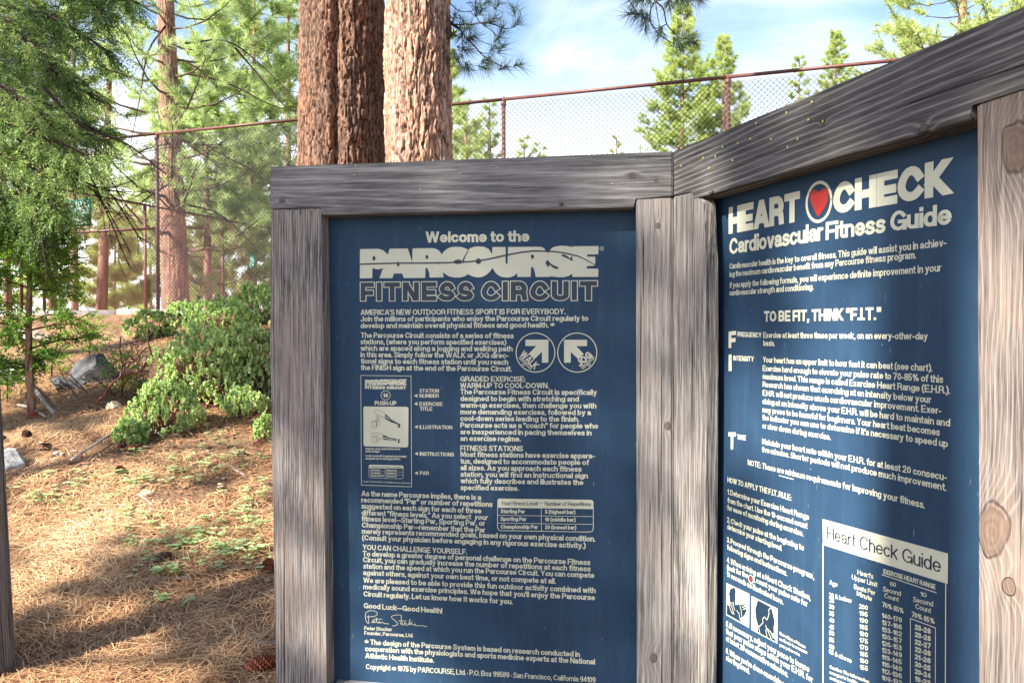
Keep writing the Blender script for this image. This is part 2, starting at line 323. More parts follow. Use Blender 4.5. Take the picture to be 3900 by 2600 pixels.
# ------------------------------------------------------------------ stroke lettering (heavy grotesque)
GL_={}
def g(ch,W,s,lo=0.,hi=1.): GL_[ch]=(W,s,lo,hi)
X=.72; Dn=-.27
g('A',.60,'0,-.1 .30,1.12 .60,-.1/.12,.27 .48,.27'); g('B',.50,'0,0 0,1 .28,1 a .28 .77 .2 .23 90 -90 0,.54/0,.54 .28,.54 a .28 .27 .22 .27 90 -90 0,0')
g('C',.58,'a .30 .5 .30 .5 38 322'); g('D',.56,'0,0 0,1 .22,1 a .22 .5 .34 .5 90 -90 0,0'); g('E',.44,'.44,1 0,1 0,0 .44,0/0,.52 .40,.52')
g('F',.40,'.40,1 0,1 0,0/0,.5 .36,.5'); g('G',.60,'a .31 .5 .31 .5 40 330 .6,.46 .36,.46/.6,.46 .6,0'); g('H',.52,'0,0 0,1/.52,0 .52,1/0,.53 .52,.53')
g('I',0.,'0,0 0,1'); g('J',.36,'.36,1 .36,.2 a .18 .2 .18 .2 0 -165'); g('K',.50,'0,0 0,1/.52,1.1 .02,.42/.14,.58 .54,-.1'); g('L',.38,'0,1 0,0 .38,0')
g('M',.66,'0,0 0,1 .08,1 .33,.12 .58,1 .66,1 .66,0'); g('N',.52,'0,0 0,1 .07,1 .45,0 .52,0 .52,1'); g('O',.62,'a .31 .5 .31 .5 0 360'); g('P',.46,'0,0 0,1 .24,1 a .24 .73 .22 .27 90 -90 0,.46')
g('Q',.62,'a .31 .5 .31 .5 0 360/.38,.28 .6,-.04'); g('R',.50,'0,0 0,1 .27,1 a .27 .75 .21 .25 90 -90 0,.5/.27,.5 a .27 .3 .2 .2 90 10 .49,0')
g('S',.48,'a .25 .75 .22 .25 22 230 a .22 .25 .25 .26 52 -155'); g('T',.50,'0,1 .5,1/.25,1 .25,0'); g('U',.50,'0,1 0,.25 a .25 .25 .25 .25 180 360 .5,1')
g('V',.56,'0,1.1 .28,-.12 .56,1.1'); g('W',.86,'0,1.1 .21,-.1 .43,1.1 .65,-.1 .86,1.1'); g('X',.54,'0,-.1 .54,1.1/0,1.1 .54,-.1'); g('Y',.54,'0,1.1 .27,.42 .54,1.1/.27,.42 .27,0'); g('Z',.48,'0,1 .48,1 0,0 .48,0')
def lc(ch,W,s,hi=X,lo=0.): g(ch,W,s,lo,hi)
lc('a',.36,'a .17 .53 .17 .19 165 0 .34,.1 .40,0/.34,.42 a .15 .19 .15 .19 90 360'); lc('b',.40,'0,1 0,0/a .20 .36 .20 .36 0 360',1.); lc('c',.36,'a .20 .36 .20 .36 40 320')
lc('d',.40,'.4,1 .4,0/a .20 .36 .20 .36 0 360',1.); lc('e',.40,'0,.36 .40,.36 a .20 .36 .20 .36 0 320'); lc('f',.20,'.24,1 a .2 .85 .11 .15 90 180 .09,0/0,.72 .22,.72',1.)
lc('g',.40,'.4,.72 .4,-.05 a .2 -.05 .2 .22 0 -155/a .20 .38 .20 .34 0 360',X,Dn); lc('h',.36,'0,1 0,0/0,.45 a .18 .5 .18 .22 180 0 .36,0',1.); lc('i',0.,'0,0 0,.72/0,.97 0,1',1.02); lc('j',.06,'.06,.72 .06,-.27 -.06,-.27/.06,.97 .06,1',1.02,Dn)
lc('k',.36,'0,1 0,0/.38,.8 .04,.28/.14,.42 .40,-.1',1.); lc('l',0.,'0,0 0,1',1.); lc('m',.62,'0,.72 0,0/0,.45 a .155 .5 .155 .22 180 0 .31,0/.31,.45 a .465 .5 .155 .22 180 0 .62,0'); lc('n',.36,'0,.72 0,0/0,.45 a .18 .5 .18 .22 180 0 .36,0')
lc('o',.42,'a .21 .36 .21 .36 0 360'); lc('p',.40,'0,.72 0,-.27/a .20 .36 .20 .36 0 360',X,Dn); lc('q',.40,'.4,.72 .4,-.27/a .20 .36 .20 .36 0 360',X,Dn); lc('r',.18,'0,.72 0,0/0,.4 a .2 .46 .2 .26 180 90')
lc('s',.34,'a .18 .54 .16 .18 25 235 a .16 .18 .18 .19 55 -155'); lc('t',.18,'.08,.93 .08,.14 a .2 .14 .12 .14 180 270/0,.72 .2,.72',.93); lc('u',.36,'0,.72 0,.2 a .18 .22 .18 .22 180 360/.36,.72 .36,0')
lc('v',.38,'0,.82 .19,-.1 .38,.82'); lc('w',.62,'0,.82 .15,-.1 .31,.82 .47,-.1 .62,.82'); lc('x',.36,'0,.82 .36,-.1/0,-.1 .36,.82'); lc('y',.38,'0,.82 .19,-.02/.38,.82 .12,-.27 0,-.27',X,Dn); lc('z',.32,'0,.72 .32,.72 0,0 .32,0')
g('0',.38,'a .19 .5 .19 .5 0 360'); g('1',.16,'0,.72 .16,1 .16,0'); g('2',.38,'a .19 .74 .19 .26 170 -35 0,0 .38,0'); g('3',.38,'a .18 .76 .17 .24 160 -80 .14,.52/.14,.53 a .18 .27 .2 .27 90 -160'); g('4',.40,'.30,0 .30,1 0,.28 .40,.28')
g('5',.38,'.36,1 .05,1 .02,.5 a .18 .32 .2 .32 125 -155'); g('6',.38,'a .19 .32 .19 .32 0 360/.36,.85 a .19 .6 .19 .4 60 180 0,.32'); g('7',.38,'0,1 .38,1 .12,-.05'); g('8',.38,'a .19 .76 .17 .24 0 360/a .19 .27 .19 .27 0 360'); g('9',.38,'a .19 .68 .19 .32 0 360/.38,.68 a .19 .4 .19 .4 0 -120')
g('.',0.,'0,0 0,.02',0,.2); g(',',.03,'.03,.02 .03,0 0,-.16',-.2,.2); g(':',0.,'0,0 0,.02/0,.55 0,.57',0,.75); g('-',.2,'0,.36 .2,.36'); g('—',.6,'0,.36 .6,.36'); g('!',0.,'0,.3 0,1/0,0 0,.02'); g("'",.0,'0,.75 0,1',.6,1.)
g('“',.18,'0,.75 0,1/.18,.75 .18,1',.62,1.); g('”',.18,'0,.75 0,1/.18,.75 .18,1',.62,1.); g('(',.14,'.14,1.05 0,.72 0,.15 .14,-.2',-.25,1.1); g(')',.14,'0,1.05 .14,.72 .14,.15 0,-.2',-.25,1.1); g('&',.5,'.52,0 .12,.7 a .22 .82 .13 .16 200 -20 .04,.35 a .2 .2 .19 .2 180 350 .48,.5')
g('%',.7,'a .12 .76 .12 .22 0 360/a .58 .24 .12 .22 0 360/.52,1 .18,0'); g('*',.44,'.22,.3 .22,.9/-.02,.45 .46,.75/-.02,.75 .46,.45',.2,1.); g('•',0.,'0,.3 0,.34',.2,.5); g('©',.6,'a .3 .4 .32 .32 0 360/a .3 .4 .13 .14 50 310',0,.8); g(' ',.16,'')
def ymap(y,w): return np.interp(y,[-.6,-.27,0,.72,1,1.3],[-.6+w,-.27+w,w,.72-w,1-w,1.3-w]) if w<.3 else y
def strokes(s,nseg):
    out=[]
    for part in s.split('/'):
        tk=part.split(); i=0; pts=[]; closed=False
        while i<len(tk):
            if tk[i]=='a':
                cx,cy,rx,ry,a0,a1=map(float,tk[i+1:i+7]); i+=7; k=max(3,int(abs(a1-a0)/360*nseg+.5)); closed=abs(a1-a0)==360
                for j in range(k+(0 if closed else 1)):
                    t=R(a0+(a1-a0)*j/k); pts.append((cx+rx*math.cos(t),cy+ry*math.sin(t)))
            else: pts.append(tuple(map(float,tk[i].split(',')))); i+=1
        if closed or len(pts)<3:
            if pts: out.append((pts,closed))
            continue
        cur=[pts[0]]
        for k in range(1,len(pts)):
            cur.append(pts[k])
            if k<len(pts)-1:
                ux,uy=pts[k][0]-pts[k-1][0],pts[k][1]-pts[k-1][1]; vx,vy=pts[k+1][0]-pts[k][0],pts[k+1][1]-pts[k][1]; lu=math.hypot(ux,uy); lv=math.hypot(vx,vy)
                if lu>1e-3 and lv>1e-3 and (ux*vx+uy*vy)/(lu*lv)<.6: out.append((cur,False)); cur=[pts[k]]
        out.append((cur,False))
    return out
def slide(vv,P,base,n,cl,lo,hi):
    if cl: return
    for i,j in ((0,1),(n-1,n-2)):
        d=P[i]-P[j]; d=d/max(np.hypot(*d),1e-9)
        for q in (base+2*i,base+2*i+1):
            y=vv[q][1]; t=hi if y>hi else lo if y<lo else None
            if t is not None and abs(d[1])>.25: vv[q]=vv[q]+d*(t-y)/d[1]
def glyph(ch,w,nseg):
    W,s,lo,hi=GL_[ch]; V=[];Q=[];Z=[]
    for k,(pts,cl) in enumerate(strokes(s,nseg) if s else []):
        P=np.array([(x+w,float(ymap(y,w))) for x,y in pts]); n=len(P)
        keep=[0]+[i for i in range(1,n) if np.hypot(*(P[i]-P[i-1]))>1e-3]; P=P[keep]; n=len(P)
        if n<2: continue
        if not cl:
            d=P[0]-P[1]; d/=np.hypot(*d); P[0]=P[0]+d*w; d=P[-1]-P[-2]; d/=np.hypot(*d); P[-1]=P[-1]+d*w
        base=len(V)
        for i in range(n):
            a=P[i-1] if (i or cl) else None; c=P[(i+1)%n] if (i<n-1 or cl) else None
            d1=(P[i]-a)/np.hypot(*(P[i]-a)) if a is not None else None; d2=(c-P[i])/np.hypot(*(c-P[i])) if c is not None else None
            if d1 is None: d1=d2
            if d2 is None: d2=d1
            n1=np.array((-d1[1],d1[0])); n2=np.array((-d2[1],d2[0])); mm=n1+n2; L_=np.hypot(*mm)
            mm=mm/L_ if L_>1e-3 else n1; f=min(1/max(mm.dot(n1),.2),2.6)
            V.append(P[i]+mm*w*f); V.append(P[i]-mm*w*f); Z+= [k,k]
        slide(V,P,base,n,cl,lo,hi)
        for i in range(n if cl else n-1):
            j=(i+1)%n; Q.append((base+2*i,base+2*i+1,base+2*j+1,base+2*j))
    V=np.array(V) if V else np.zeros((0,2))
    if len(V): V[:,1]=np.clip(V[:,1],lo,hi)
    return V,Q,np.array(Z),W+2*w
_gc={}
def text_geo(s,w,nseg,gap=.075,slant=0.):
    x=0;V=[];Q=[];nn=0
    for ci,ch in enumerate(s):
        key=(ch,w,nseg)
        if key not in _gc: _gc[key]=glyph(ch,w,nseg)
        v,q,z,W=_gc[key]
        if ch==' ': x+=.20+gap; continue
        if len(v):
            v3=np.column_stack([v[:,0]+x+slant*v[:,1],v[:,1],z*.00007+(ci%2)*.00035]); V.append(v3); Q+= [tuple(a+nn for a in t) for t in q]; nn+=len(v)
        x+=W+gap
    return np.concatenate(V),Q,x-gap
class Print:
    """flat print laid on a panel; everything is given in photo pixels through the crop mapping f"""
    def __init__(s,plane,f): s.pl=plane; s.f=f; s.mb={}
    def m(s,key):
        return s.mb.setdefault(key,MB())
    def text(s,key,t,x0,y0,x1,y1,cap,w=.082,nseg=8,gap=.032,out=.0006,f=None,nat=False,slant=0.,vup=None):
        if key in('b','h'): s.k=getattr(s,'k',0)+1; key='~%s%03d'%(key,s.k)
        f=f or s.f; A=s.pl.at(*f(x0,y0)); B=s.pl.at(*f(x1,y1))
        if vup is None: C=s.pl.at(*f(x0,y0-cap)); v=Vector((0,0,(C-A).length))
        V,Q,W=text_geo(t,w,nseg,gap,slant); u=(B-A)/W
        if vup is not None: v=s.pl.n.cross(u.normalized())*vup
        P=np.array(A)+V[:,:1]*np.array(u)+V[:,1:2]*np.array(v)+(V[:,2:3]+out)*np.array(s.pl.n)
        # winding so faces look outwards
        s.m(key).add(P,None,Q)
    def poly(s,key,pts,out=.0006,f=None):
        f=f or s.f; P=[s.pl.at(*f(*p))+s.pl.n*out for p in pts]
        loc=[Vector(((p-s.pl.o).dot(s.pl.u),p.z,0)) for p in P]
        s.m(key).add([tuple(p) for p in P],[tuple(t) for t in tessellate_polygon([loc])])
    def line(s,key,pts,w,out=.0006,f=None,closed=False,wpx=True,step=.00005):
        f=f or s.f; P=[s.pl.at(*f(*p)) for p in pts]
        if closed: P.append(P[0])
        for i in range(len(P)-1):
            a,b=P[i],P[i+1]; d=(b-a).normalized(); nn=s.pl.n.cross(d)*w/2; o=s.pl.n*(out+(i%3)*step); e=d*w*.4
            s.m(key).add([tuple(a-e+nn+o),tuple(b+e+nn+o),tuple(b+e-nn+o),tuple(a-e-nn+o)],None,[(0,1,2,3)])
    def ring(s,key,cx,cy,rx,ry,w,out=.0006,f=None,n=40,rot=0.):
        f=f or s.f; C=[]
        for k in range(n):
            t=2*math.pi*k/n; x=rx*math.cos(t); y=ry*math.sin(t); C.append((cx+x,cy+y-rot*x))
        s.line(key,C,w,out,f,True,step=0.00004)
    def ell(s,key,cx,cy,rx,ry,out=.0006,f=None,n=24,rot=0.):
        s.poly(key,[(cx+rx*math.cos(2*math.pi*k/n),cy+ry*math.sin(2*math.pi*k/n)-rot*rx*math.cos(2*math.pi*k/n)) for k in range(n)],out,f)
    def build(s,parent,spec,Mw):
        for key in list(s.mb):
            if key[0]=='~': o=s.mb.pop(key).build('text_line',m_cream,parent); o.matrix_local=Mw.inverted()
        for key,(name,mat,label) in spec.items():
            if key in s.mb:
                o=s.mb[key].build(name,mat,parent); o.matrix_local=Mw.inverted()
                if label: o['label']=label
                if key in('b','i','s'): o['kind']='stuff'
def crop(ox,oy,sc_): return lambda x,y:(ox+x*sc_,oy+y*sc_)
c1=crop(1200,780,.5102); c2=crop(1200,1400,.5102); c3=crop(1200,1940,.5102); c4=crop(2700,500,.4677); c5=crop(2700,1100,.4677); c6=crop(2700,1700,.57416); c7=crop(3000,1900,.44643)
c8=crop(1350,920,.21259); c9=crop(1800,920,.21259); 
P1=Print(PLn,c1)
# ---- left panel
P1.text('h','Welcome to the',825,283,1600,275,83,w=.095,nseg=16)
def q9(l): return [(x+2116.8,y) for x,y in l]
logo=[(100,135),(400,130),(450,135),(510,155),(555,190),(597,235),(632,128),(958,124),(1036,372),(1042,122),(1400,118),(1460,130),(1520,165),(1568,232),(1600,180),(1660,130),(1730,100),(1820,92),(1920,98),(1990,120),(2036,150),(2080,115),(2150,92),(2225,87)]+\
 q9([(210,95),(290,135),(350,228),(355,98),(592,98),(590,385),(607,402),(626,385),(635,98),(1170,92),(1240,98),(1290,130),(1310,162),(1347,205),(1388,155),(1420,115),(1480,90),(1570,75),(1680,78),(1790,97),(1797,85),(2255,80),(2252,228),(2052,232),(2052,270),(2197,272),(2197,404),(2172,433),(2048,440),(2045,484),(2252,486),(2250,632),(1788,632),(1785,575),(1720,615),(1640,637),(1540,638),(1396,622),(1390,632),(1130,632),(1118,560),(1100,490),(1075,458),(1048,450),(1042,632),(802,632),(800,567),(740,615),(670,640),(590,643),(500,625),(430,580),(380,510),(357,470),(310,540),(240,600),(170,632),(100,642)])+\
 [(2130,628),(2080,608),(2040,583),(1980,620),(1900,642),(1800,645),(1700,625),(1640,590),(1585,548),(1600,640),(1350,645),(1340,560),(1320,500),(1300,475),(1275,467),(1268,650),(885,652),(855,572),(708,572),(680,655),(450,655),(515,470),(470,490),(420,497),(370,490),(325,465),(320,655),(98,658)]
def logo_at(f,key='h',ik='i',small=False):
    P1.poly(key,logo,.0006,f)
    o=.0013
    for pl in ([(330,255),(355,258),(378,280),(380,310),(365,335),(328,343)],[(1278,240),(1305,243),(1328,265),(1325,290),(1305,310),(1276,312)],[(787,345),(815,438),(757,438)],
        q9([(1048,230),(1075,232),(1102,255),(1100,285),(1080,305),(1048,307)]),q9([(1592,245),(1605,228),(1650,232),(1700,262),(1750,302),(1782,245),(1790,355),(1720,312),(1610,265)]),
        q9([(1343,325),(1302,380),(1355,465),(1378,415),(1430,460),(1490,492),(1530,488),(1543,470),(1520,450),(1450,425),(1390,385)]),[(2042,146),(2050,156),(1990,262),(1962,340),(1950,400),(1932,340),(1975,255)],
        [(1505,388),(1525,392),(1537,428)],[(1775,365),(1800,335),(1857,320),(1915,332),(1945,365),(1905,395),(1850,404),(1800,392)]): P1.poly(ik,pl,o,f)
    P1.ell(ik,2222,352,48,50,o,f)
    sl=[(95,408,12),(400,395,12),(780,387,12),(1300,385,12),(1700,377,12),(1857,368,12),(2050,360,12),(2160,350,12)]+[(a+2116.8,b,c) for a,b,c in [(150,338,12),(400,290,13),(600,243,13),(850,195,13),(1080,168,13),(1300,172,12),(1480,180,12),(1700,215,12),(1900,265,11),(2050,335,9),(2190,416,6)]]
    for i in range(len(sl)-1):
        (a,b,c),(d,e,h)=sl[i],sl[i+1]; P1.poly(ik,[(a-3,b-c),(d+3,e-h),(d+3,e+h),(a-3,b+c)],o+.0003+.0001*(i%2),f)
logo_at(c8)
P1.text('h','FITNESS CIRCUIT',335,722,2112,718,148,w=.155,nseg=24,gap=.045)
P1.text('i','FITNESS CIRCUIT',335,722,2112,718,148,w=.155,nseg=24,gap=.045,out=.0016)
# outline letters: the inner navy shape is the same letter drawn thinner
P1.mb['i'].v.pop(); P1.mb['i'].q.pop(); P1.mb['i'].mq.pop(); P1.mb['i'].r.pop(); P1.mb['i'].n=sum(len(a) for a in P1.mb['i'].v)
def outlined(t,x0,y0,x1,y1,cap,w,wi,gap,f=None,nseg=24):
    """print inner strokes on the same skeleton as the outer ones"""
    f=f or P1.f; A=P1.pl.at(*f(x0,y0)); B=P1.pl.at(*f(x1,y1)); C=P1.pl.at(*f(x0,y0-cap)); v=Vector((0,0,(C-A).length))
    V,Q,W=text_geo(t,w,nseg,gap); u=(B-A)/W; x=0; nn=0
    for ci,ch in enumerate(t):
        if ch==' ': x+=.20+gap; continue
        Wg,s,lo,hi=GL_[ch]; vv=[];qq=[];zz=[]
        for k,(pts,cl) in enumerate(strokes(s,nseg)):
            P=np.array([(a+w,float(ymap(b,w))) for a,b in pts]); keep=[0]+[i for i in range(1,len(P)) if np.hypot(*(P[i]-P[i-1]))>1e-3]; P=P[keep]; n=len(P)
            if not cl:
                d=P[0]-P[1]; d/=np.hypot(*d); P[0]=P[0]+d*wi; d=P[-1]-P[-2]; d/=np.hypot(*d); P[-1]=P[-1]+d*wi
            base=len(vv)
            for i in range(n):
                a=P[i-1] if (i or cl) else None; c=P[(i+1)%n] if (i<n-1 or cl) else None
                d1=(P[i]-a)/np.hypot(*(P[i]-a)) if a is not None else None; d2=(c-P[i])/np.hypot(*(c-P[i])) if c is not None else None
                if d1 is None: d1=d2
                if d2 is None: d2=d1
                n1=np.array((-d1[1],d1[0])); n2=np.array((-d2[1],d2[0])); mm=n1+n2; L_=np.hypot(*mm); mm=mm/L_ if L_>1e-3 else n1
                fct=min(1/max(mm.dot(n1),.2),2.6); vv.append(P[i]+mm*wi*fct); vv.append(P[i]-mm*wi*fct); zz+=[k,k]
            slide(vv,P,base,n,cl,w-wi,1-(w-wi))
            for i in range(n if cl else n-1):
                j=(i+1)%n; qq.append((base+2*i,base+2*i+1,base+2*j+1,base+2*j))
        vv=np.array(vv); e=w-wi; vv[:,1]=np.clip(vv[:,1],e,1-e)
        Pw=np.array(A)+(vv[:,:1]+x)*np.array(u)+vv[:,1:2]*np.array(v)+(np.array(zz)[:,None]*.00007+.0014)*np.array(P1.pl.n)
        P1.m('i').add(Pw,None,qq); x+=Wg+2*w+gap
outlined('FITNESS CIRCUIT',335,722,2112,718,148,.155,.112,.045)
P1.ring('h',2140,327,15,15,.0009); P1.text('h','R',2134,334,2146,334,14,w=.1,nseg=8)
for t in [("AMERICA'S NEW OUTDOOR FITNESS SPORT IS FOR EVERYBODY.",340,822,1870,816,41),
 ("Join the millions of participants who enjoy the Parcourse Circuit regularly to",340,870,2040,866,40),
 ("develop and maintain overall physical fitness and good health. *",340,920,1788,916,40),
 ("The Parcourse Circuit consists of a series of fitness",342,992,1483,996,40),("stations, (where you perform specified exercises)",340,1040,1428,1045,40),
 ("which are spaced along a jogging and walking path",340,1088,1475,1093,40),("in this area. Simply follow the WALK or JOG direc-",340,1136,1445,1143,40),
 ("tional signs to each fitness station until you reach",342,1184,1442,1193,40),("the FINISH sign at the end of the Parcourse Circuit.",342,1232,1470,1243,40)]:
    P1.text('b',*t)
cA=crop(1940,1250,.15306)
P1.ring('s',650,602,482,485,.0022,f=cA,n=48); P1.ring('s',1690,602,487,485,.0022,f=cA,n=48)
P1.poly('s',[(400,282),(972,282),(970,852),(812,852),(812,582),(620,768),(483,628),(672,438),(402,438)],f=cA)
P1.poly('s',[(1935,285),(1360,285),(1362,853),(1525,853),(1530,585),(1720,770),(1850,638),(1665,443),(1932,440)],f=cA)
capw=(PLn.at(*cA(400,438))-PLn.at(*cA(400,282))).length
P1.text('s','WALK',250,668,628,1030,0,w=.09,f=cA,vup=capw*1.15,nseg=12); P1.text('s','JOG',1762,962,2080,690,0,w=.11,f=cA,vup=capw*1.12,nseg=12)
for k,(a,b,c,d) in enumerate(((245,715,560,1010),(228,750,520,1035))):
    P1.text('s','FITNESS CIRCUIT TRAIL' if k==0 else 'PARCOURSE FITNESS',a,b,c,d,0,w=.10,f=cA,vup=capw*.24,nseg=6)
for k,(a,b,c,d) in enumerate(((1800,1000,2110,700),(1835,1025,2125,745))):
    P1.text('s','FITNESS CIRCUIT TRAIL' if k==0 else 'PARCOURSE FITNESS',a,b,c,d,0,w=.10,f=cA,vup=capw*.24,nseg=6)
P1.text('s','1975',300,905,365,950,0,w=.12,f=cA,vup=capw*.25,nseg=6); P1.text('s','1975',1975,958,2040,900,0,w=.12,f=cA,vup=capw*.25,nseg=6)
P1.f=c2
P1.line('b',[(342,57),(717,62),(721,887),(346,874)],.0013,closed=True)
sm=lambda x,y:c2(373+(x-98)*(310/4272.),85+(y-80)*(46/575.))
logo_at(sm,'b','i')
P1.text('b','FITNESS CIRCUIT',373,158,680,161,24,w=.15,gap=.05,nseg=12)
P1.ring('b',527,205,34,34,.0013,n=24); P1.text('b','14',510,220,545,220,30,w=.12); P1.text('b','PUSH-UP',445,278,608,279,31,w=.10,nseg=12)
P1.poly('b',[(372,288),(686,291),(695,297),(698,306),(696,580),(690,590),(680,593),(375,585),(366,580),(362,570),(361,300),(364,291)])
cI=crop(1390,1550,.10204); o2=.0011
P1.poly('i',[(755,275),(800,275),(880,340),(1000,465),(1250,595),(1230,620),(990,505),(870,395),(745,320)],o2,cI); P1.poly('i',[(722,395),(745,355),(840,415),(1000,510),(1130,575),(1235,640),(1220,660),(1100,590),(960,545),(800,460)],o2,cI)
P1.poly('i',[(672,1045),(740,1045),(820,1090),(960,1145),(1050,1145),(1210,1190),(1210,1215),(1040,1180),(900,1165),(770,1130),(670,1110)],o2,cI); P1.poly('i',[(665,1140),(760,1165),(960,1200),(1100,1205),(1200,1235),(1190,1255),(1070,1235),(950,1225),(750,1215),(660,1165)],o2,cI)
P1.poly('i',[(1240,600),(1325,625),(1300,760),(1225,760),(1250,680)],o2,cI); P1.poly('i',[(1230,1185),(1295,1185),(1300,1310),(1230,1345),(1245,1250)],o2,cI)
for pl in ([(490,130),(410,95),(365,130),(342,185),(375,240),(460,260)],[(480,140),(560,125),(650,160),(750,240),(775,275)],[(530,290),(620,360),(690,390),(722,385)],[(465,270),(435,350),(405,510)],[(500,285),(480,400),(460,540)],[(550,330),(520,450),(480,550)],
  [(275,540),(410,540),(430,560),(425,750),(400,765),(285,745),(272,720),(275,540)],[(275,540),(300,512),(440,515),(440,740)],[(445,650),(540,655),(550,470)],
  [(370,975),(280,965),(240,1000),(238,1060),(280,1100),(430,1100)],[(370,975),(440,940),(560,975),(670,1035)],[(350,1060),(375,980)],[(490,980),(470,1060),(430,1100)],[(445,1120),(540,1160),(660,1170)],[(285,1105),(430,1105),(435,1320),(290,1305),(285,1105)],[(445,1220),(540,1225),(555,1170)]):
    P1.line('i',pl,.0007,o2,cI)
for t in [("Grip bar, arms outstretched and",377,610,635,612,15,.1,6),("back straight.",377,629,487,631,15,.1,6),("Lower yourself, keeping back straight",378,662,684,668,15,.1,6),("and push-up to starting position.",378,682,640,687,15,.1,6),("Copyright © 1975 by PARCOURSE, Ltd.  P.O. Box 99589  San Francisco, California 94109",357,850,709,864,8,.09,5)]: P1.text('b',*t)
P1.poly('b',[(402,730),(408,722),(650,728),(659,734),(659,752),(402,748)])
P1.line('b',[(402,735),(402,810),(412,820),(648,827),(659,817),(659,735)],.0008); 
for y in (772,794): P1.line('b',[(402,y),(659,y+4)],.0006)
P1.line('b',[(522,750),(522,822)],.0006)
P1.text('i','Your Fitness Level • Number of Repetitions',416,742,650,748,9,.08,5,out=.0012)
for a,b_,y in (('Starting Par','5 (highest bar)',766),('Sporting Par','10 (middle bar)',788),('Championship Par','20 (lowest bar)',810)):
    P1.text('b',a,414,y,414+len(a)*6.2,y+1,11,.1,5); P1.text('b',b_,531,y+3,610,y+4,11,.1,5)
for t,x0,y0,x1,y1 in (('STATION',780,185,925,185),('NUMBER',780,222,925,222),('EXERCISE',780,283,952,284),('TITLE',782,320,876,320),('ILLUSTRATION',780,455,1025,458),('INSTRUCTIONS',781,655,1039,660),('PAR',783,798,850,799)): P1.text('b',t,x0,y0,x1,y1,28)
for x,y in ((752,208),(752,268),(755,440),(756,640),(756,785)): P1.poly('b',[(x-13,y),(x+12,y-13),(x+12,y+13)])
for t in [("GRADED EXERCISE:",1083,102,1570,104,40),("WARM-UP TO COOL-DOWN.",1083,152,1745,152,40),("The Parcourse Fitness Circuit is specifically",1083,198,2105,203,40),("designed to begin with stretching and",1085,248,1970,252,40),("warm-up exercises, then challenge you with",1085,297,2100,303,40),
 ("more demanding exercises, followed by a",1085,347,2060,353,40),("cool-down series leading to the finish.",1085,396,1972,402,40),("Parcourse acts as a “coach” for people who",1085,446,2113,453,40),("are inexperienced in pacing themselves in",1085,496,2065,504,40),("an exercise regime.",1085,545,1535,549,40),
 ("FITNESS STATIONS",1085,618,1553,622,40),("Most fitness stations have exercise appara-",1086,664,2088,676,40),("tus, designed to accommodate people of",1086,714,2045,725,40),("all sizes. As you approach each fitness",1086,763,1990,774,40),("station, you will find an instructional sign",1086,812,2037,824,40),
 ("which fully describes and illustrates the",1086,860,2003,874,40),("specified exercise.",1086,911,1520,917,40),("As the name Parcourse implies, there is a",346,955,1240,986,40),("recommended “Par” or number of repetitions",346,1003,1325,1037,40),("suggested on each sign for each of three",347,1049,1242,1086,40)]: P1.text('b',*t)
P1.poly('b',[(1375,975),(2060,984),(2073,990),(2079,1003),(2076,1053),(1361,1043),(1362,988),(1367,978)])
P1.line('b',[(1363,1030),(1362,1190),(1370,1206),(1385,1213),(2050,1224),(2070,1216),(2077,1198),(2077,1040)],.0016)
for y in (1101,1159): P1.line('b',[(1363,y-2),(2076,y+8)],.0012)
P1.line('b',[(1688,1045),(1690,1216)],.0012)
P1.text('i','Your Fitness Level',1387,1022,1663,1025,29,.05,out=.0012); P1.text('i','•',1685,1021,1693,1021,29,.09,out=.0012); P1.text('i','Number of Repetitions',1716,1026,2062,1030,29,.05,out=.0012)
for a,ax,b_,bx,y in (('Starting Par',1567,'5 (highest bar)',1943,1083),('Sporting Par',1577,'10 (middle bar)',1945,1140),('Championship Par',1664,'20 (lowest bar)',1950,1198)):
    P1.text('b',a,1385,y,ax,y+2,30,.1); P1.text('b',b_,1717,y+4,bx,y+7,30,.1)
P1.f=c3
for t in [("different “fitness levels.” As you select",348,40,1165,71,40),("your",1188,72,1287,76,40,.085,10,.06,.0006,None,False,.2),("fitness level—Starting Par, Sporting Par, or",348,84,1270,120,40),("Championship Par—remember that the Par",350,131,1272,170,40),("merely represents recommended goals, based on your own physical condition.",350,178,2092,237,40),
 ("(Consult your physician before engaging in any rigorous exercise activity.)",352,226,2020,287,40),("YOU CAN CHALLENGE YOURSELF.",355,297,1135,333,40),("To develop a greater degree of personal challenge on the Parcourse Fitness",355,345,2055,412,40),
 ("Circuit, you can gradually increase the number of repetitions at each fitness",358,390,2057,460,40),("station and the speed at which you run the Parcourse Circuit. You can compete",360,438,2085,508,40),("against others, against your own best time, or not compete at all.",360,486,1797,551,40),
 ("We are pleased to be able to provide this fun outdoor activity combined with",360,543,2095,621,40),("medically sound exercise principles. We hope that you'll enjoy the Parcourse",360,591,2090,674,40),("Circuit regularly. Let us know how it works for you.",362,645,1475,704,40),
 ("Good Luck—Good Health!",363,732,950,773,40),("Peter Stocker",368,895,575,905,28),("Founder, Parcourse, Ltd.",368,930,733,950,28),("* The design of the Parcourse System is based on research conducted in",372,1003,1978,1097,40),
 ("cooperation with the physiologists and sports medicine experts at the National",374,1053,2090,1153,40),("Athletic Health Institute.",375,1105,888,1140,40),("Copyright © 1975 by PARCOURSE, Ltd. • P.O. Box 99589 • San Francisco, California 94109",380,1187,2094,1287,39,.065)]: P1.text('b',*t)
cS=crop(1360,2280,.13605)
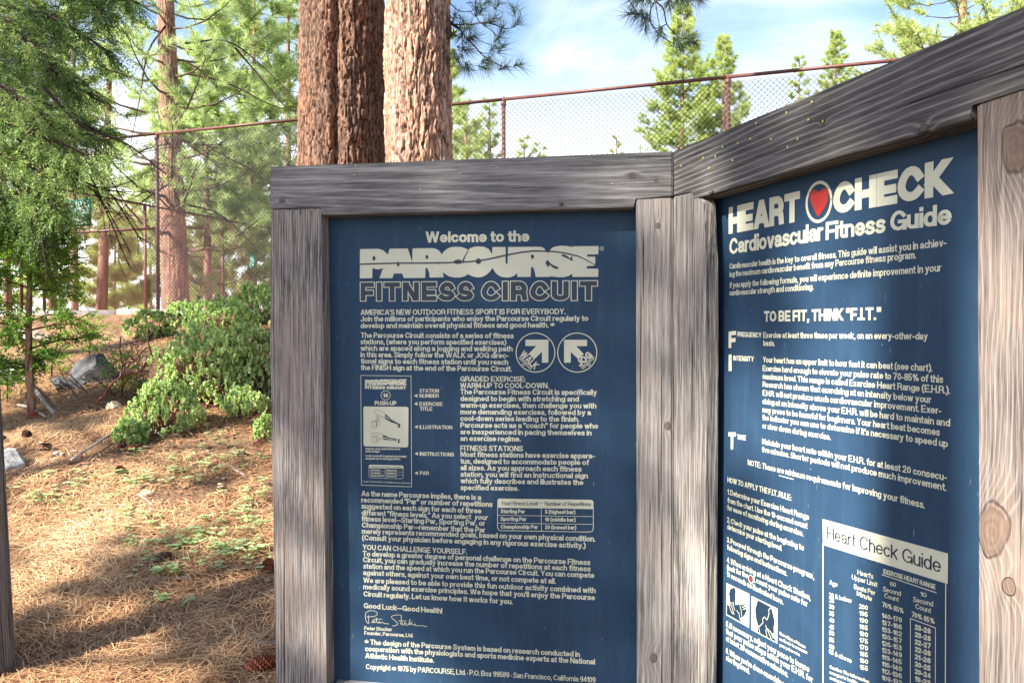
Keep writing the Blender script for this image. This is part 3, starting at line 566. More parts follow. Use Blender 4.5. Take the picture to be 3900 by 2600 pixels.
for pl in ([(270,493),(340,495),(480,480),(560,440),(572,400),(540,350),(440,315),(330,325),(255,370),(230,450),(240,560),(280,650),(315,678),(335,655),(320,560),(318,455)],
  [(405,640),(450,650),(490,600),(470,570),(435,600),(440,650),(490,655),(540,620),(545,520),(555,640),(590,665),(625,640),(630,615),(605,650),(660,665),(700,640),(760,675),(890,690)],[(490,550),(700,558)],
  [(1220,520),(1255,480),(1230,445),(1130,435),(1010,455),(958,485),(985,540),(1080,610),(1140,670),(1120,720),(1050,742),(995,742)],
  [(1250,535),(1210,680),(1235,700),(1270,640),(1260,700),(1290,725),(1330,690),(1320,655),(1380,665),(1360,720),(1430,720),(1470,640),(1485,555),(1465,620),(1475,715),(1545,640),(1500,670),(1560,715),(1630,690),(1620,735),(1720,740),(1820,735),(1955,770)],[(1165,603),(1380,603)]):
    P1.line('b',pl,.0013,f=cS)
P1.build(p1,{'h':('logo_lettering',m_cream,None),'b':('printed_rules',m_cream,None),'s':('arrow_emblem',m_cream,None),'i':('dark_print',m_ink,None)},Mx1)
# ---- right panel
P2=Print(PRn,c4)
P2.text('h','HEART',162,838,742,733,216,w=.128,nseg=20,gap=.004); P2.text('h','CHECK',1013,678,1972,513,250,w=.128,nseg=20,gap=.004)
P2.ring('h',898,575,100,158,.0055,rot=.18,n=40)
P2.poly('r',[(890,697),(860,640),(832,580),(825,530),(832,492),(850,475),(872,474),(898,495),(920,470),(945,462),(968,468),(978,500),(968,570),(945,625)])
P2.text('h','Cardiovascular',168,1003,932,888,128,w=.090,nseg=16,gap=.012); P2.text('h','Fitness',953,886,1440,825,145,w=.090,nseg=16,gap=.012); P2.text('h','Guide',1478,815,1978,756,160,w=.090,nseg=16,gap=.012)
for t in [("Cardiovascular health is the key to overall fitness. This guide will assist you in achiev-",170,1122,1937,936,46),("ing the maximum cardiovascular benefit from any Parcourse fitness program.",170,1187,1690,1035,46),
 ("If you apply the following formula, you will experience definite improvement in your",172,1275,1897,1140,46),("cardiovascular strength and conditioning.",170,1338,853,1290,46)]: P2.text('b',*t,w=.076)
P2.f=c5
P2.text('h','TO BE FIT, THINK “F.I.T.”',450,267,1405,252,86,w=.105,nseg=16,gap=.03)
P2.text('h','F',162,482,222,476,134,w=.12,nseg=8); P2.text('h','I',162,668,187,667,134,w=.14,nseg=8); P2.text('h','T',160,1303,220,1307,138,w=.12,nseg=8)
P2.text('b','FREQUENCY',235,388,430,397,40,w=.1); P2.text('b','INTENSITY',200,582,368,591,40,w=.1); P2.text('b','TIME',230,1222,305,1233,40,w=.1)
for t in [("Exercise at least three times per week, on an every-other-day",445,398,1785,413,46),("basis.",445,463,538,465,46),("Your heart has an upper limit to how fast it can beat (see chart).",442,597,1823,672,46),("Exercise hard enough to elevate your pulse rate to 70-85% of this",440,667,1910,765,46),
 ("maximum level. This range is called Exercise Heart Range (E.H.R.).",440,733,1967,855,46),("Research has shown that exercising at an intensity below your",440,797,1813,930,46),("E.H.R. will not produce much cardiovascular improvement. Exer-",440,867,1897,1020,46),
 ("cising at an intensity above your E.H.R. will be hard to maintain and",438,935,1967,1120,46),("may prove to be harmful for beginners. Your heart beat becomes",438,1003,1885,1195,46),("the indicator you can use to determine if it's necessary to speed up",437,1065,1950,1290,46),("or slow down during exercise.",437,1133,993,1230,46),
 ("Maintain your heart rate within your E.H.R. for at least 20 consecu-",435,1262,1941,1562,46),("tive minutes. Shorter periods will not produce much improvement.",433,1325,1937,1644,46),("NOTE: These are minimum requirements for improving your fitness.",318,1432,1760,1787,46)]: P2.text('b',*t,w=.076)
P2.line('b',[(573,1517),(690,1548)],.0016)
P2.f=c6
for t in [("HOW TO APPLY THE F.I.T. RULE:",125,235,548,358,36),("1. Determine your Exercise Heart Range",125,315,667,488,36),("from the chart. Use the 10-second count",125,370,655,545,36),("for ease of monitoring during exercise.",123,418,628,596,36),("2. Check your pulse at the beginning to",123,500,632,690,36),("determine your starting level.",123,545,487,692,36),
 ("3. Proceed through the Parcourse program,",122,632,700,880,36),("following signs and instructions.",122,680,520,858,36),("4. When arriving at a Heart Check Station,",121,765,677,1020,36),("(look for the",121,815,260,872,36),("), count your pulse rate for",296,892,657,1062,36),("10 seconds as illustrated here.",120,858,495,1048,36),
 ("5. If necessary, adjust your pace to insure",115,1190,668,1497,38),("that your pulse stays within your E.H.R. for",115,1237,693,1567,38),("at least 20 consecutive minutes.",115,1285,527,1530,38),("6. When you're done exercising, check",115,1368,600,1652,38),("starting level.",115,1413,272,1508,38)]: P2.text('b',*t,w=.08)
for t in [("Use either of these",470,1245,642,1338,22),("methods to measure",470,1282,655,1375,22),("your pulse rate.",470,1320,607,1390,22)]: P2.text('b',*t,w=.1,nseg=8)
P2.ring('b',280,877,16,26,.0018,rot=-.4,n=20); P2.ell('q',280,877,9,16,n=14)
P2.poly('b',[(118,903),(270,975),(268,1200),(116,1115)]); P2.poly('b',[(283,988),(456,1072),(455,1305),(282,1212)])
cH=crop(2740,2180,.20408); o2=.0011
P2.poly('i',[(210,300),(290,270),(312,330),(300,540),(310,600),(355,580),(385,600),(445,545),(450,560),(395,610),(485,575),(490,590),(410,650),(505,625),(505,640),(420,690),(510,670),(515,700),(470,800),(395,840),(385,870),(455,950),(290,850),(240,820),(145,770),(145,590),(205,620),(200,480),(185,390)],o2,cH)
P2.poly('i',[(725,505),(975,640),(1000,740),(1040,900),(1020,1020),(1025,1110),(1000,1135),(960,1090),(1075,1290),(880,1190),(770,1130),(715,1095),(725,980),(690,850),(675,680)],o2,cH)
for pl in ([(215,545),(205,640),(240,735),(285,770)],[(245,545),(245,640),(285,770)],[(270,545),(280,640),(300,700)],[(335,700),(380,760),(390,840)],[(395,610),(415,680),(430,800)]): P2.line('b',pl,.0013,.0016,cH)
for pl in ([(980,645),(930,690),(940,760),(905,875),(850,820),(820,860),(825,930),(755,1000),(720,975)],[(745,1000),(770,1135)],[(875,970),(890,1030),(880,1090),(905,1200)],[(900,1040),(940,1130),(980,1230)],[(905,1035),(970,1100),(1015,1220)]): P2.line('b',pl,.0014,.0016,cH)
P2.f=c7
P2.poly('b',[(300,168),(1370,462),(1368,722),(303,388)])
P2.line('b',[(303,380),(303,1900)],.0026); P2.line('b',[(1351,700),(1346,1990)],.0018)
P2.text('i','Heart Check Guide',338,333,1310,627,104,w=.045,nseg=18,out=.0012,gap=.06)
for t in [("Heart's",598,640,733,680,42),("Upper Limit",550,680,768,750,42),("Beats Per",568,762,750,820,42),("Minute",592,820,723,870,42),("Age",357,725,427,748,42),("60",875,738,928,748,38),("Second",815,782,970,825,42),("Count",828,838,950,875,42),("10",1133,822,1190,838,38),("Second",1072,870,1245,915,44),("Count",1092,930,1225,972,44)]: P2.text('b',*t,w=.06)
P2.text('b','EXERCISE HEART RANGE',820,632,1265,768,40,w=.09); P2.line('b',[(810,643),(1270,796)],.0013)
P2.text('b','70% 85%',810,915,992,975,44,w=.075); P2.text('b','70% 85%',1060,1000,1257,1065,46,w=.075)
P2.line('b',[(1048,1900),(1050,1015),(1264,1095),(1262,1950)],.0013)
for i,a in enumerate(('20 & below','25','30','35','40','45','50','55','60','65 & above')):
    y=(830,875,930,988,1045,1103,1155,1213,1270,1310)[i]
    if len(a)>2: P2.text('b',a,355,y+2,550,y+(55 if i==0 else 88),40,w=.07)
    else: P2.text('b',a,356,y,401,y+12,40,w=.07)
for i in range(10):
    a=str(200-5*i); P2.text('b',a,612+i*.6,930+57.4*i,686+i*.3,946+57.6*i,41,w=.075)
    b_=('140-170','137-166','133-162','130-157','126-153','123-149','119-145','116-140','112-136','109-132')[i]; P2.text('b',b_,806,1008+58.8*i,977,1052+59.6*i,42,w=.075)
    c_=('23-28','23-28','22-27','22-26','21-26','20-25','20-24','19-23','19-23','18-22')[i]; P2.text('b',c_,1087,1108+62.8*i,1223,1149+63.2*i,46,w=.105)
for t in (("Caution: The information",360,1440,700,1572),("averages for healthy",360,1486,600,1580),("cerning your pulse",360,1532,560,1612)): P2.text('b',*t,30,w=.09,nseg=8)
P2.build(p2,{'h':('emblem_ring',m_cream,None),'b':('printed_rules',m_cream,None),'q':('small_heart_emblem',m_red,'tiny red oval print'),'r':('heart_emblem',m_red,'solid red heart print'),'i':('dark_print',m_ink,None)},Mx2)
# ------------------------------------------------------------------ ground
def gz(x,y):
    x=np.asarray(x,float); y=np.asarray(y,float)
    yf=11.24-.347*x                      # line of the near court fence
    d=yf-y                               # distance in front of the fence
    t=np.clip((y-3.6)/np.maximum(yf-1.0-3.6,.5),0,1)
    z=1.74*(t*.75+.25*t*t*(3-2*t))
    z=np.where(y<3.6,-.02*(3.6-y)*0,z)
    nr=np.exp(-((np.maximum(d,0)-3)/9)**2)
    b=.16*(fbm(x*.45+3,y*.45,3,11)-.44)*np.clip((y-4)/2,0,1)*np.clip(d/1.5,0,1)
    b=b+.05*(fbm(x*1.7,y*1.7,3,21)-.44)*np.clip(d/.8,0,1)
    return z+b
_hx=np.linspace(-16,6,441); _hy=np.linspace(1,19,361); _HG=gz(*np.meshgrid(_hx,_hy,indexing='ij'))
def gzf(x,y):
    if not(-15.9<x<5.9 and 1.1<y<18.9): return float(gz(np.array([x]),np.array([y]))[0])
    u=(x+16)/.05; v=(y-1)/.05; i=int(u); j=int(v); u-=i; v-=j
    return float((_HG[i,j]*(1-u)+_HG[i+1,j]*u)*(1-v)+(_HG[i,j+1]*(1-u)+_HG[i+1,j+1]*u)*v)
def ground_at(X,Y,scale=K):
    d=ray(X*scale,Y*scale); t=2.
    for _ in range(900):
        p=CAM+d*t
        if p.z<gzf(p.x,p.y): return Vector((p.x,p.y,gzf(p.x,p.y)))
        t+=.025
    return CAM+d*18
def gnorm(x,y):
    e=.05; return nrm(np.stack([gz(x-e,y)-gz(x+e,y),gz(x,y-e)-gz(x,y+e),np.full(np.shape(x),2*e)],-1))
def axis(a,b,c,d,n1,n2,n3): return np.concatenate([np.linspace(a,b,n1,endpoint=False),np.linspace(b,c,n2,endpoint=False),np.linspace(c,d,n3)])
gx=axis(-400,-13,4,400,20,210,20); gy=axis(-400,1,15,600,16,170,24)
XX,YY=np.meshgrid(gx,gy,indexing='ij'); ZZ=gz(XX,YY)
ni,nj=XX.shape; a=(np.arange(ni-1)[:,None]*nj+np.arange(nj-1)[None]).ravel()
mb=MB(); mb.add(np.stack([XX,YY,ZZ],-1).reshape(-1,3),None,np.stack([a,a+nj,a+nj+1,a+1],-1))
mg,nt,b=newmat('forest_soil',.95,.1)
tc=N(nt,'ShaderNodeTexCoord')
n1=N(nt,'ShaderNodeTexNoise',i_Scale=1.3,i_Detail=6.,i_Roughness=.6); L(nt,tc.outputs['Object'],n1.inputs[0])
n2=N(nt,'ShaderNodeTexNoise',i_Scale=55.,i_Detail=6.,i_Roughness=.7); L(nt,tc.outputs['Object'],n2.inputs[0])
mp=N(nt,'ShaderNodeMapping'); mp.inputs['Scale'].default_value=(1,6,1); mp.inputs['Rotation'].default_value=(0,0,.6); L(nt,tc.outputs['Object'],mp.inputs[0])
n3=N(nt,'ShaderNodeTexNoise',i_Scale=45.,i_Detail=5.); L(nt,mp.outputs[0],n3.inputs[0])
c=ramp(nt,n2.outputs['Fac'],[(.25,(.045,.022,.015)),(.5,(.13,.068,.042)),(.62,(.22,.12,.07)),(.8,(.34,.21,.13))]); c=mixc(nt,M(nt,'MULTIPLY',n1.outputs['Fac'],.6),c,(.11,.075,.055)); c=mixc(nt,M(nt,'GREATER_THAN',n3.outputs['Fac'],.58),c,(.38,.25,.13))
L(nt,c,b.inputs['Base Color']); bp=N(nt,'ShaderNodeBump',i_Strength=.9,i_Distance=.03); L(nt,n2.outputs['Fac'],bp.inputs['Height']); L(nt,bp.outputs[0],b.inputs['Normal'])
o=mb.build('ground',mg,None,True); tag(o,kind='structure')
FOOT=(-12.,3.)
# ---- needle litter: real needles lying on the slope, kinked pairs
def scatter(n,y0=3.2,y1=12.2,pw=1.0,xr=1.15):
    y=y0+(y1-y0)*rng.random(n)**pw; x0=-.66*y-.4; x1=-.20*y+.25; x=x0+(x1-x0)*rng.random(n); return x,y
def litter(n,L0,L1,w,mat,name,label,lift=.012,pw=1.6,thin=None,y0=3.2,y1=12.4):
    x,y=scatter(n,y0,y1,pw)
    cl=fbm(x*2.2+5,y*2.2,3,33)
    if thin is not None: k=(cl+rng.normal(size=n)*.08)>thin; x,y,cl=x[k],y[k],cl[k]; n=len(x)
    nn=gnorm(x,y); base=np.stack([x,y,gz(x,y)+.004+lift*rng.random(n)+.03*np.clip(cl-.45,0,1)],-1)
    swirl=fbm(x*.9,y*.9,2,77)*9; az=swirl+rng.normal(size=n)*1.0
    d=np.stack([np.cos(az),np.sin(az),np.zeros(n)],-1); d=nrm(d-nn*np.sum(d*nn,-1,keepdims=True)); d=nrm(d+nn*(rng.random((n,1))*.34-.08))
    s=nrm(np.cross(nn,d)); ln=(L0+(L1-L0)*rng.random(n))[:,None]; ww=w*(.7+.6*rng.random(n))[:,None]
    bend=s*(rng.normal(size=(n,1))*.12)*ln+nn*(-.0*ln)
    p0=base-d*ln*.5; p1=base+bend*.6+nn*.006; p2=base+d*ln*.5-nn*ln*.04
    mb=MB(); V=np.stack([p0-s*ww*.5,p0+s*ww*.5,p1+s*ww*.5,p1-s*ww*.5,p2],1).reshape(-1,3); i=np.arange(n)*5
    r=np.clip(rng.random(n)*.75+.5*(cl-.38)+.30*(fbm(x*.8+9,y*.8,3,91)-.47)*2-.10*np.clip(5.2-y,0,1.2),0,1)
    mb.add(V,np.stack([i+3,i+2,i+4],-1),np.stack([i,i+1,i+2,i+3],-1),np.repeat(r,5))
    o=mb.build(name,mat); tag(o,label,kind='stuff'); return o
m_need=foliage('dry_needles',[(.10,.045,.025),(.34,.17,.085),(.48,.29,.15),(.58,.40,.23),(.72,.58,.41)],.12,.6)
litter(80000,.10,.20,.0034,m_need,'pine_needle_litter','tan dry pine needles covering the whole slope',.035,1.5,thin=.33)
litter(34000,.07,.13,.0024,m_need,'fine_needle_litter','short broken dry needles between the long ones',.02,1.8,thin=.42)
m_chip=foliage('bark_chips',[(.06,.03,.02),(.20,.10,.06),(.34,.15,.075),(.33,.27,.23)],.0,.8)
def chips(n):
    x,y=scatter(n,3.2,12,1.5); mb=MB(); nn=gnorm(x,y); c=np.stack([x,y,gz(x,y)+.02],-1); az=rng.random(n)*6.28
    d=np.stack([np.cos(az),np.sin(az),rng.normal(size=n)*.2],-1); d=nrm(d-nn*np.sum(d*nn,-1,keepdims=True)); s=np.cross(nn,d); sz=(.006+.018*rng.random(n)**2)[:,None]
    V=np.stack([c-d*sz-s*sz*.5,c+d*sz*.9-s*sz*.6,c+d*sz*1.1+s*sz*.4,c-d*sz*.8+s*sz*.6],1).reshape(-1,3); i=np.arange(n)*4
    mb.add(V,None,np.stack([i,i+1,i+2,i+3],-1),np.repeat(rng.random(n),4)); return mb
o=chips(6000).build('bark_chip_litter',m_chip); tag(o,'small rusty bark flakes scattered over the needles',kind='stuff')
# ---- pale green creeping ground cover
m_cov=foliage('ground_cover_leaves',[(.22,.34,.14),(.38,.50,.24),(.54,.62,.36)],.4,.5)
def cover():
    mb=MB(); pts=[]
    for (px,py,rx,ry,k) in ((470,1265,130,60,80),(560,1300,60,40,26),(350,1320,60,45,34),(420,1240,110,35,40),(300,1110,110,30,60),(120,1150,90,35,55),(400,1080,120,35,55),(560,1160,45,70,36),(380,1385,60,14,14),(540,1060,60,40,30),(590,1240,25,80,30),(230,900,70,20,30),(60,1130,40,30,16),(330,1200,70,40,26),(480,1020,90,30,34)):
        for _ in range(int(k*.32)):
            a=random.gauss(px,rx*.6); b_=random.gauss(py,ry*.55)
            if 0<a<640 and b_<1500: pts.append(ground_at(a,b_))
    for p in pts:
        for s in range(random.randint(2,5)):
            h=random.uniform(.02,.055); c=Vector((p.x+random.gauss(0,.025),p.y+random.gauss(0,.025),0)); c.z=gzf(c.x,c.y)+h+.015; r0=random.uniform(0,6.28); val=min(1,max(0,random.gauss(.5,.25)))
            for l in range(3):
                t=r0+l*2.09; d=Vector((math.cos(t),math.sin(t),.1)); s_=Vector((-math.sin(t),math.cos(t),random.uniform(-.3,.3))); q=random.uniform(.009,.016); cc=c+d*q*1.1
                V=[cc-d*q,cc-d*q*.3+s_*q*.8,cc+d*q*.6+s_*q*.7,cc+d*q,cc+d*q*.6-s_*q*.7,cc-d*q*.3-s_*q*.8]
                mb.add([tuple(v) for v in V],None,[(0,1,2,3),(0,3,4,5)],val)
            mb.add([(c.x,c.y,c.z),(c.x+.002,c.y,c.z),(c.x,c.y,c.z-h-.02)],[(0,1,2)],r=.1)
    return mb
o=cover().build('creeping_ground_cover',m_cov); tag(o,'pale green three-leaf creepers dotted over the needle slope',kind='stuff')
# ------------------------------------------------------------------ bark trunks
def barkmat(name,ridge,ridge2,crack,bump=1.):
    m,nt,b=newmat(name,.9,.15)
    at=N(nt,'ShaderNodeAttribute',attribute_name='rnd'); tc=N(nt,'ShaderNodeTexCoord')
    mp=N(nt,'ShaderNodeMapping'); mp.inputs['Scale'].default_value=(1,1,.28); L(nt,tc.outputs['Object'],mp.inputs[0])
    n1=N(nt,'ShaderNodeTexNoise',i_Scale=38.,i_Detail=7.,i_Roughness=.7); L(nt,mp.outputs[0],n1.inputs[0])
    n2=N(nt,'ShaderNodeTexNoise',i_Scale=5.,i_Detail=4.); L(nt,mp.outputs[0],n2.inputs[0])
    vo=N(nt,'ShaderNodeTexVoronoi',i_Scale=30.,feature='DISTANCE_TO_EDGE'); 
    mx=N(nt,'ShaderNodeMix',data_type='VECTOR'); L(nt,mp.outputs[0],mx.inputs[4]); mm=N(nt,'ShaderNodeVectorMath',operation='MULTIPLY_ADD'); L(nt,n1.outputs['Color'],mm.inputs[0]); mm.inputs[1].default_value=(.06,.06,.06); L(nt,mp.outputs[0],mm.inputs[2]); L(nt,mm.outputs[0],vo.inputs[0])
    ed=M(nt,'MULTIPLY',vo.outputs['Distance'],9.,clamp=True)
    v=M(nt,'ADD',M(nt,'MULTIPLY',at.outputs['Fac'],.75),M(nt,'MULTIPLY',M(nt,'SUBTRACT',n1.outputs['Fac'],.5),1.1)); v=M(nt,'ADD',v,M(nt,'MULTIPLY',ed,.18),clamp=True)
    rr=mixc(nt,M(nt,'MULTIPLY',M(nt,'SUBTRACT',n2.outputs['Fac'],.36),3.,clamp=True),ridge,ridge2)
    c=mixc(nt,M(nt,'MULTIPLY',M(nt,'SUBTRACT',v,.18),2.1,clamp=True),crack,rr)
    L(nt,c,b.inputs['Base Color'])
    h=M(nt,'ADD',M(nt,'MULTIPLY',n1.outputs['Fac'],.6),M(nt,'MULTIPLY',ed,.5)); bp=N(nt,'ShaderNodeBump',i_Strength=.9,i_Distance=.012*bump); L(nt,h,bp.inputs['Height']); L(nt,bp.outputs[0],b.inputs['Normal']); return m
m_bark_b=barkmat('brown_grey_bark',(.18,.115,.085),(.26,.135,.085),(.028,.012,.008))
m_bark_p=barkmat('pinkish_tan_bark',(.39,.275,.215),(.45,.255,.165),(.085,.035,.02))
m_bark_r=barkmat('reddish_bark',(.36,.21,.15),(.27,.18,.135),(.09,.04,.03),.6)
def trunk(name,path,radii,mat,parent,nth=240,nz=340,cw=.07,ch=.20,depth=.03,seed=0,shape=None):
    P=np.array([tuple(p) for p in path],float); kz=np.linspace(0,1,nz); s=np.linspace(0,1,len(P))
    C=np.stack([np.interp(kz,s,P[:,i]) for i in range(3)],-1); Rd=np.interp(kz,s,radii); h=C[:,2]-C[0,2]
    th=np.arange(nth)/nth*2*np.pi; TH,H=np.meshgrid(th,h); RR=np.repeat(Rd[:,None],nth,1); Rm=float(np.mean(radii)); px=max(4,int(round(2*np.pi*Rm/cw)))
    u=TH/(2*np.pi)*px; v=H/ch
    wu=u+.75*(fbm(u*.9,H*5,3,seed+1,None)-.45); wu=np.where(True,u+.6*(vnoise(u*.5,v*2.2,seed+4,px//2 if px%2==0 else None)-.5),u); v2=v+.9*(vnoise(u,v*1.3,seed+9,px)-.5)
    wu=wu+.8*(fbm(u*1.7,H/ch*3.1,3,seed+2)-.45); v2=v2+1.5*(fbm(u*2.1+7,H/ch*2.3,3,seed+3)-.45)
    F1,F2,ID=cell(wu,v2,seed,px); e=np.clip((F2-F1)*3.4,0,1); e=np.minimum(e,.25+.75*np.clip(fbm(u*1.3,v*1.1,2,seed+8)*2.2-.3,0,1))
    f1,f2,id2=cell(u*2.3,v2*2.1,seed+50,None); e2=np.clip((f2-f1)*3,0,1)
    fine=fbm(u*3,v*6,3,seed+70)
    d=depth*(e*(.75+.5*ID)+.28*e2*e+.35*(fine-.45))-depth*.7
    sh=shape(TH,H) if shape else 1.
    rr=RR*sh+d
    V=np.stack([C[:,None,0]+rr*np.cos(TH),C[:,None,1]+rr*np.sin(TH),np.repeat(C[:,2:3],nth,1)],-1).reshape(-1,3)
    i,j=np.meshgrid(np.arange(nz-1),np.arange(nth),indexing='ij'); a=i*nth+j; b_=i*nth+(j+1)%nth
    mb=MB(); mb.add(V,None,np.stack([a,b_,b_+nth,a+nth],-1).reshape(-1,4),np.clip(.15+e*.75*(.6+.5*ID)+.2*e2*e,0,1).ravel()); return mb.build(name,mat,parent,False)
# needle tufts -----------------------------------------------------
def tufts(mb,C,D,Ln,k,w,spread=R(70),val=None,tip=0.):
    C=np.asarray(C,float); D=nrm(np.asarray(D,float)); n=len(C)
    c=np.repeat(C,k,0); d=np.repeat(D,k,0); th=spread*np.sqrt(rng.random(n*k))[:,None]; q=perp(d)
    dd=nrm(d*np.cos(th)+q*np.sin(th)); ln=(np.repeat(np.broadcast_to(Ln,(n,)),k)*(.75+.4*rng.random(n*k)))[:,None]
    c=c-d*(rng.random((n*k,1))*np.repeat(np.broadcast_to(Ln,(n,)),k)[:,None]*.55)
    s=perp(dd); p0=c-s*w*.5; p1=c+s*w*.5; sag=np.zeros_like(c); sag[:,2]=-.10*ln[:,0]; p2=c+dd*ln+sag
    v=np.repeat(rng.random(n) if val is None else np.asarray(val),k); v=np.clip(v*.7+.3*rng.random(n*k),0,1)
    i=np.arange(n*k)*3; mb.add(np.stack([p0,p1,p2],1).reshape(-1,3),np.stack([i,i+1,i+2],-1),None,np.repeat(v,3))
def sprays(mb,C,D,U,Ls,k,lf,w,val=None,droop=.25,ang=R(48)):
    """flat feathery branchlets: axis D, flat normal U"""
    C=np.asarray(C,float); D=nrm(np.asarray(D,float)); U=np.asarray(U,float); n=len(C); S=nrm(np.cross(U,D)); U=nrm(np.cross(D,S))
    Ls=np.broadcast_to(Ls,(n,)); t=np.tile(np.repeat(np.linspace(.06,1,k),2),n); sg=np.tile(np.array([1,-1]),n*k)
    c=np.repeat(C,2*k,0); d=np.repeat(D,2*k,0); s=np.repeat(S,2*k,0); L2=np.repeat(Ls,2*k)
    pos=c+d*(t*L2)[:,None]; pos[:,2]-=droop*L2*t*t
    ll=(lf*L2/.25*(1-.6*t**1.5)*(.75+.5*rng.random(len(t))))[:,None]
    dd=nrm(d*math.cos(ang)+s*(sg*math.sin(ang))[:,None]+rng.normal(size=c.shape)*.22); q=nrm(np.cross(dd,perp(dd)))
    tip=pos+dd*ll; tip[:,2]-=ll[:,0]*.18; mid=pos+dd*ll*.5
    v=np.repeat(rng.random(n) if val is None else np.asarray(val),2*k); v=np.clip(v*.75+.25*rng.random(len(v)),0,1)
    V=np.stack([pos,mid+q*w*.5,tip,mid-q*w*.5],1).reshape(-1,3); i=np.arange(len(t))*4
    mb.add(V,None,np.stack([i,i+1,i+2,i+3],-1),np.repeat(v,4))
def leaves(mb,C,D,Ls,w,val,nrmv=None):
    C=np.asarray(C,float); D=nrm(np.asarray(D,float)); n=len(C); s=perp(D) if nrmv is None else nrm(np.cross(nrmv,D)); up=np.cross(D,s)
    Ls=np.broadcast_to(Ls,(n,))[:,None]; ww=Ls*w
    V=np.stack([C,C+D*Ls*.35+s*ww*.5+up*ww*.15,C+D*Ls*.75+s*ww*.42+up*ww*.1,C+D*Ls,C+D*Ls*.75-s*ww*.42+up*ww*.1,C+D*Ls*.35-s*ww*.5+up*ww*.15],1).reshape(-1,3); i=np.arange(n)*6
    mb.add(V,None,np.concatenate([np.stack([i,i+1,i+2,i+3],-1),np.stack([i,i+3,i+4,i+5],-1)]),np.repeat(np.clip(val,0,1),6))
m_pine=foliage('pine_needles',[(.08,.12,.04),(.13,.19,.06),(.20,.26,.08),(.28,.33,.11),(.36,.36,.14)],.45)
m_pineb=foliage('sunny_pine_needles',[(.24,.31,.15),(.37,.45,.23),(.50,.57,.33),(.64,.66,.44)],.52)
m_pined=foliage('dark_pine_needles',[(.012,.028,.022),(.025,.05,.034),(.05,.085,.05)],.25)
m_fir=foliage('fir_needles',[(.022,.055,.022),(.05,.105,.035),(.10,.175,.055),(.19,.26,.08),(.32,.32,.13)],.35)
m_firb=foliage('light_fir_needles',[(.08,.14,.05),(.14,.22,.07),(.22,.31,.10),(.32,.35,.15)],.38)
m_ced=foliage('cedar_sprays',[(.03,.08,.015),(.08,.17,.025),(.18,.30,.04),(.34,.40,.07)],.42)
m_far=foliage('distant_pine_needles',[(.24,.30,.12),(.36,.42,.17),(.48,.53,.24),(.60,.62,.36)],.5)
m_twig=flat('grey_twigs',(.10,.075,.06),.85,.1,.3,20); m_twigd=flat('dark_twigs',(.035,.022,.018),.85,.1,.3,20)
m_stickg=flat('grey_dead_wood',(.30,.27,.245),.85,.15,.25,60)
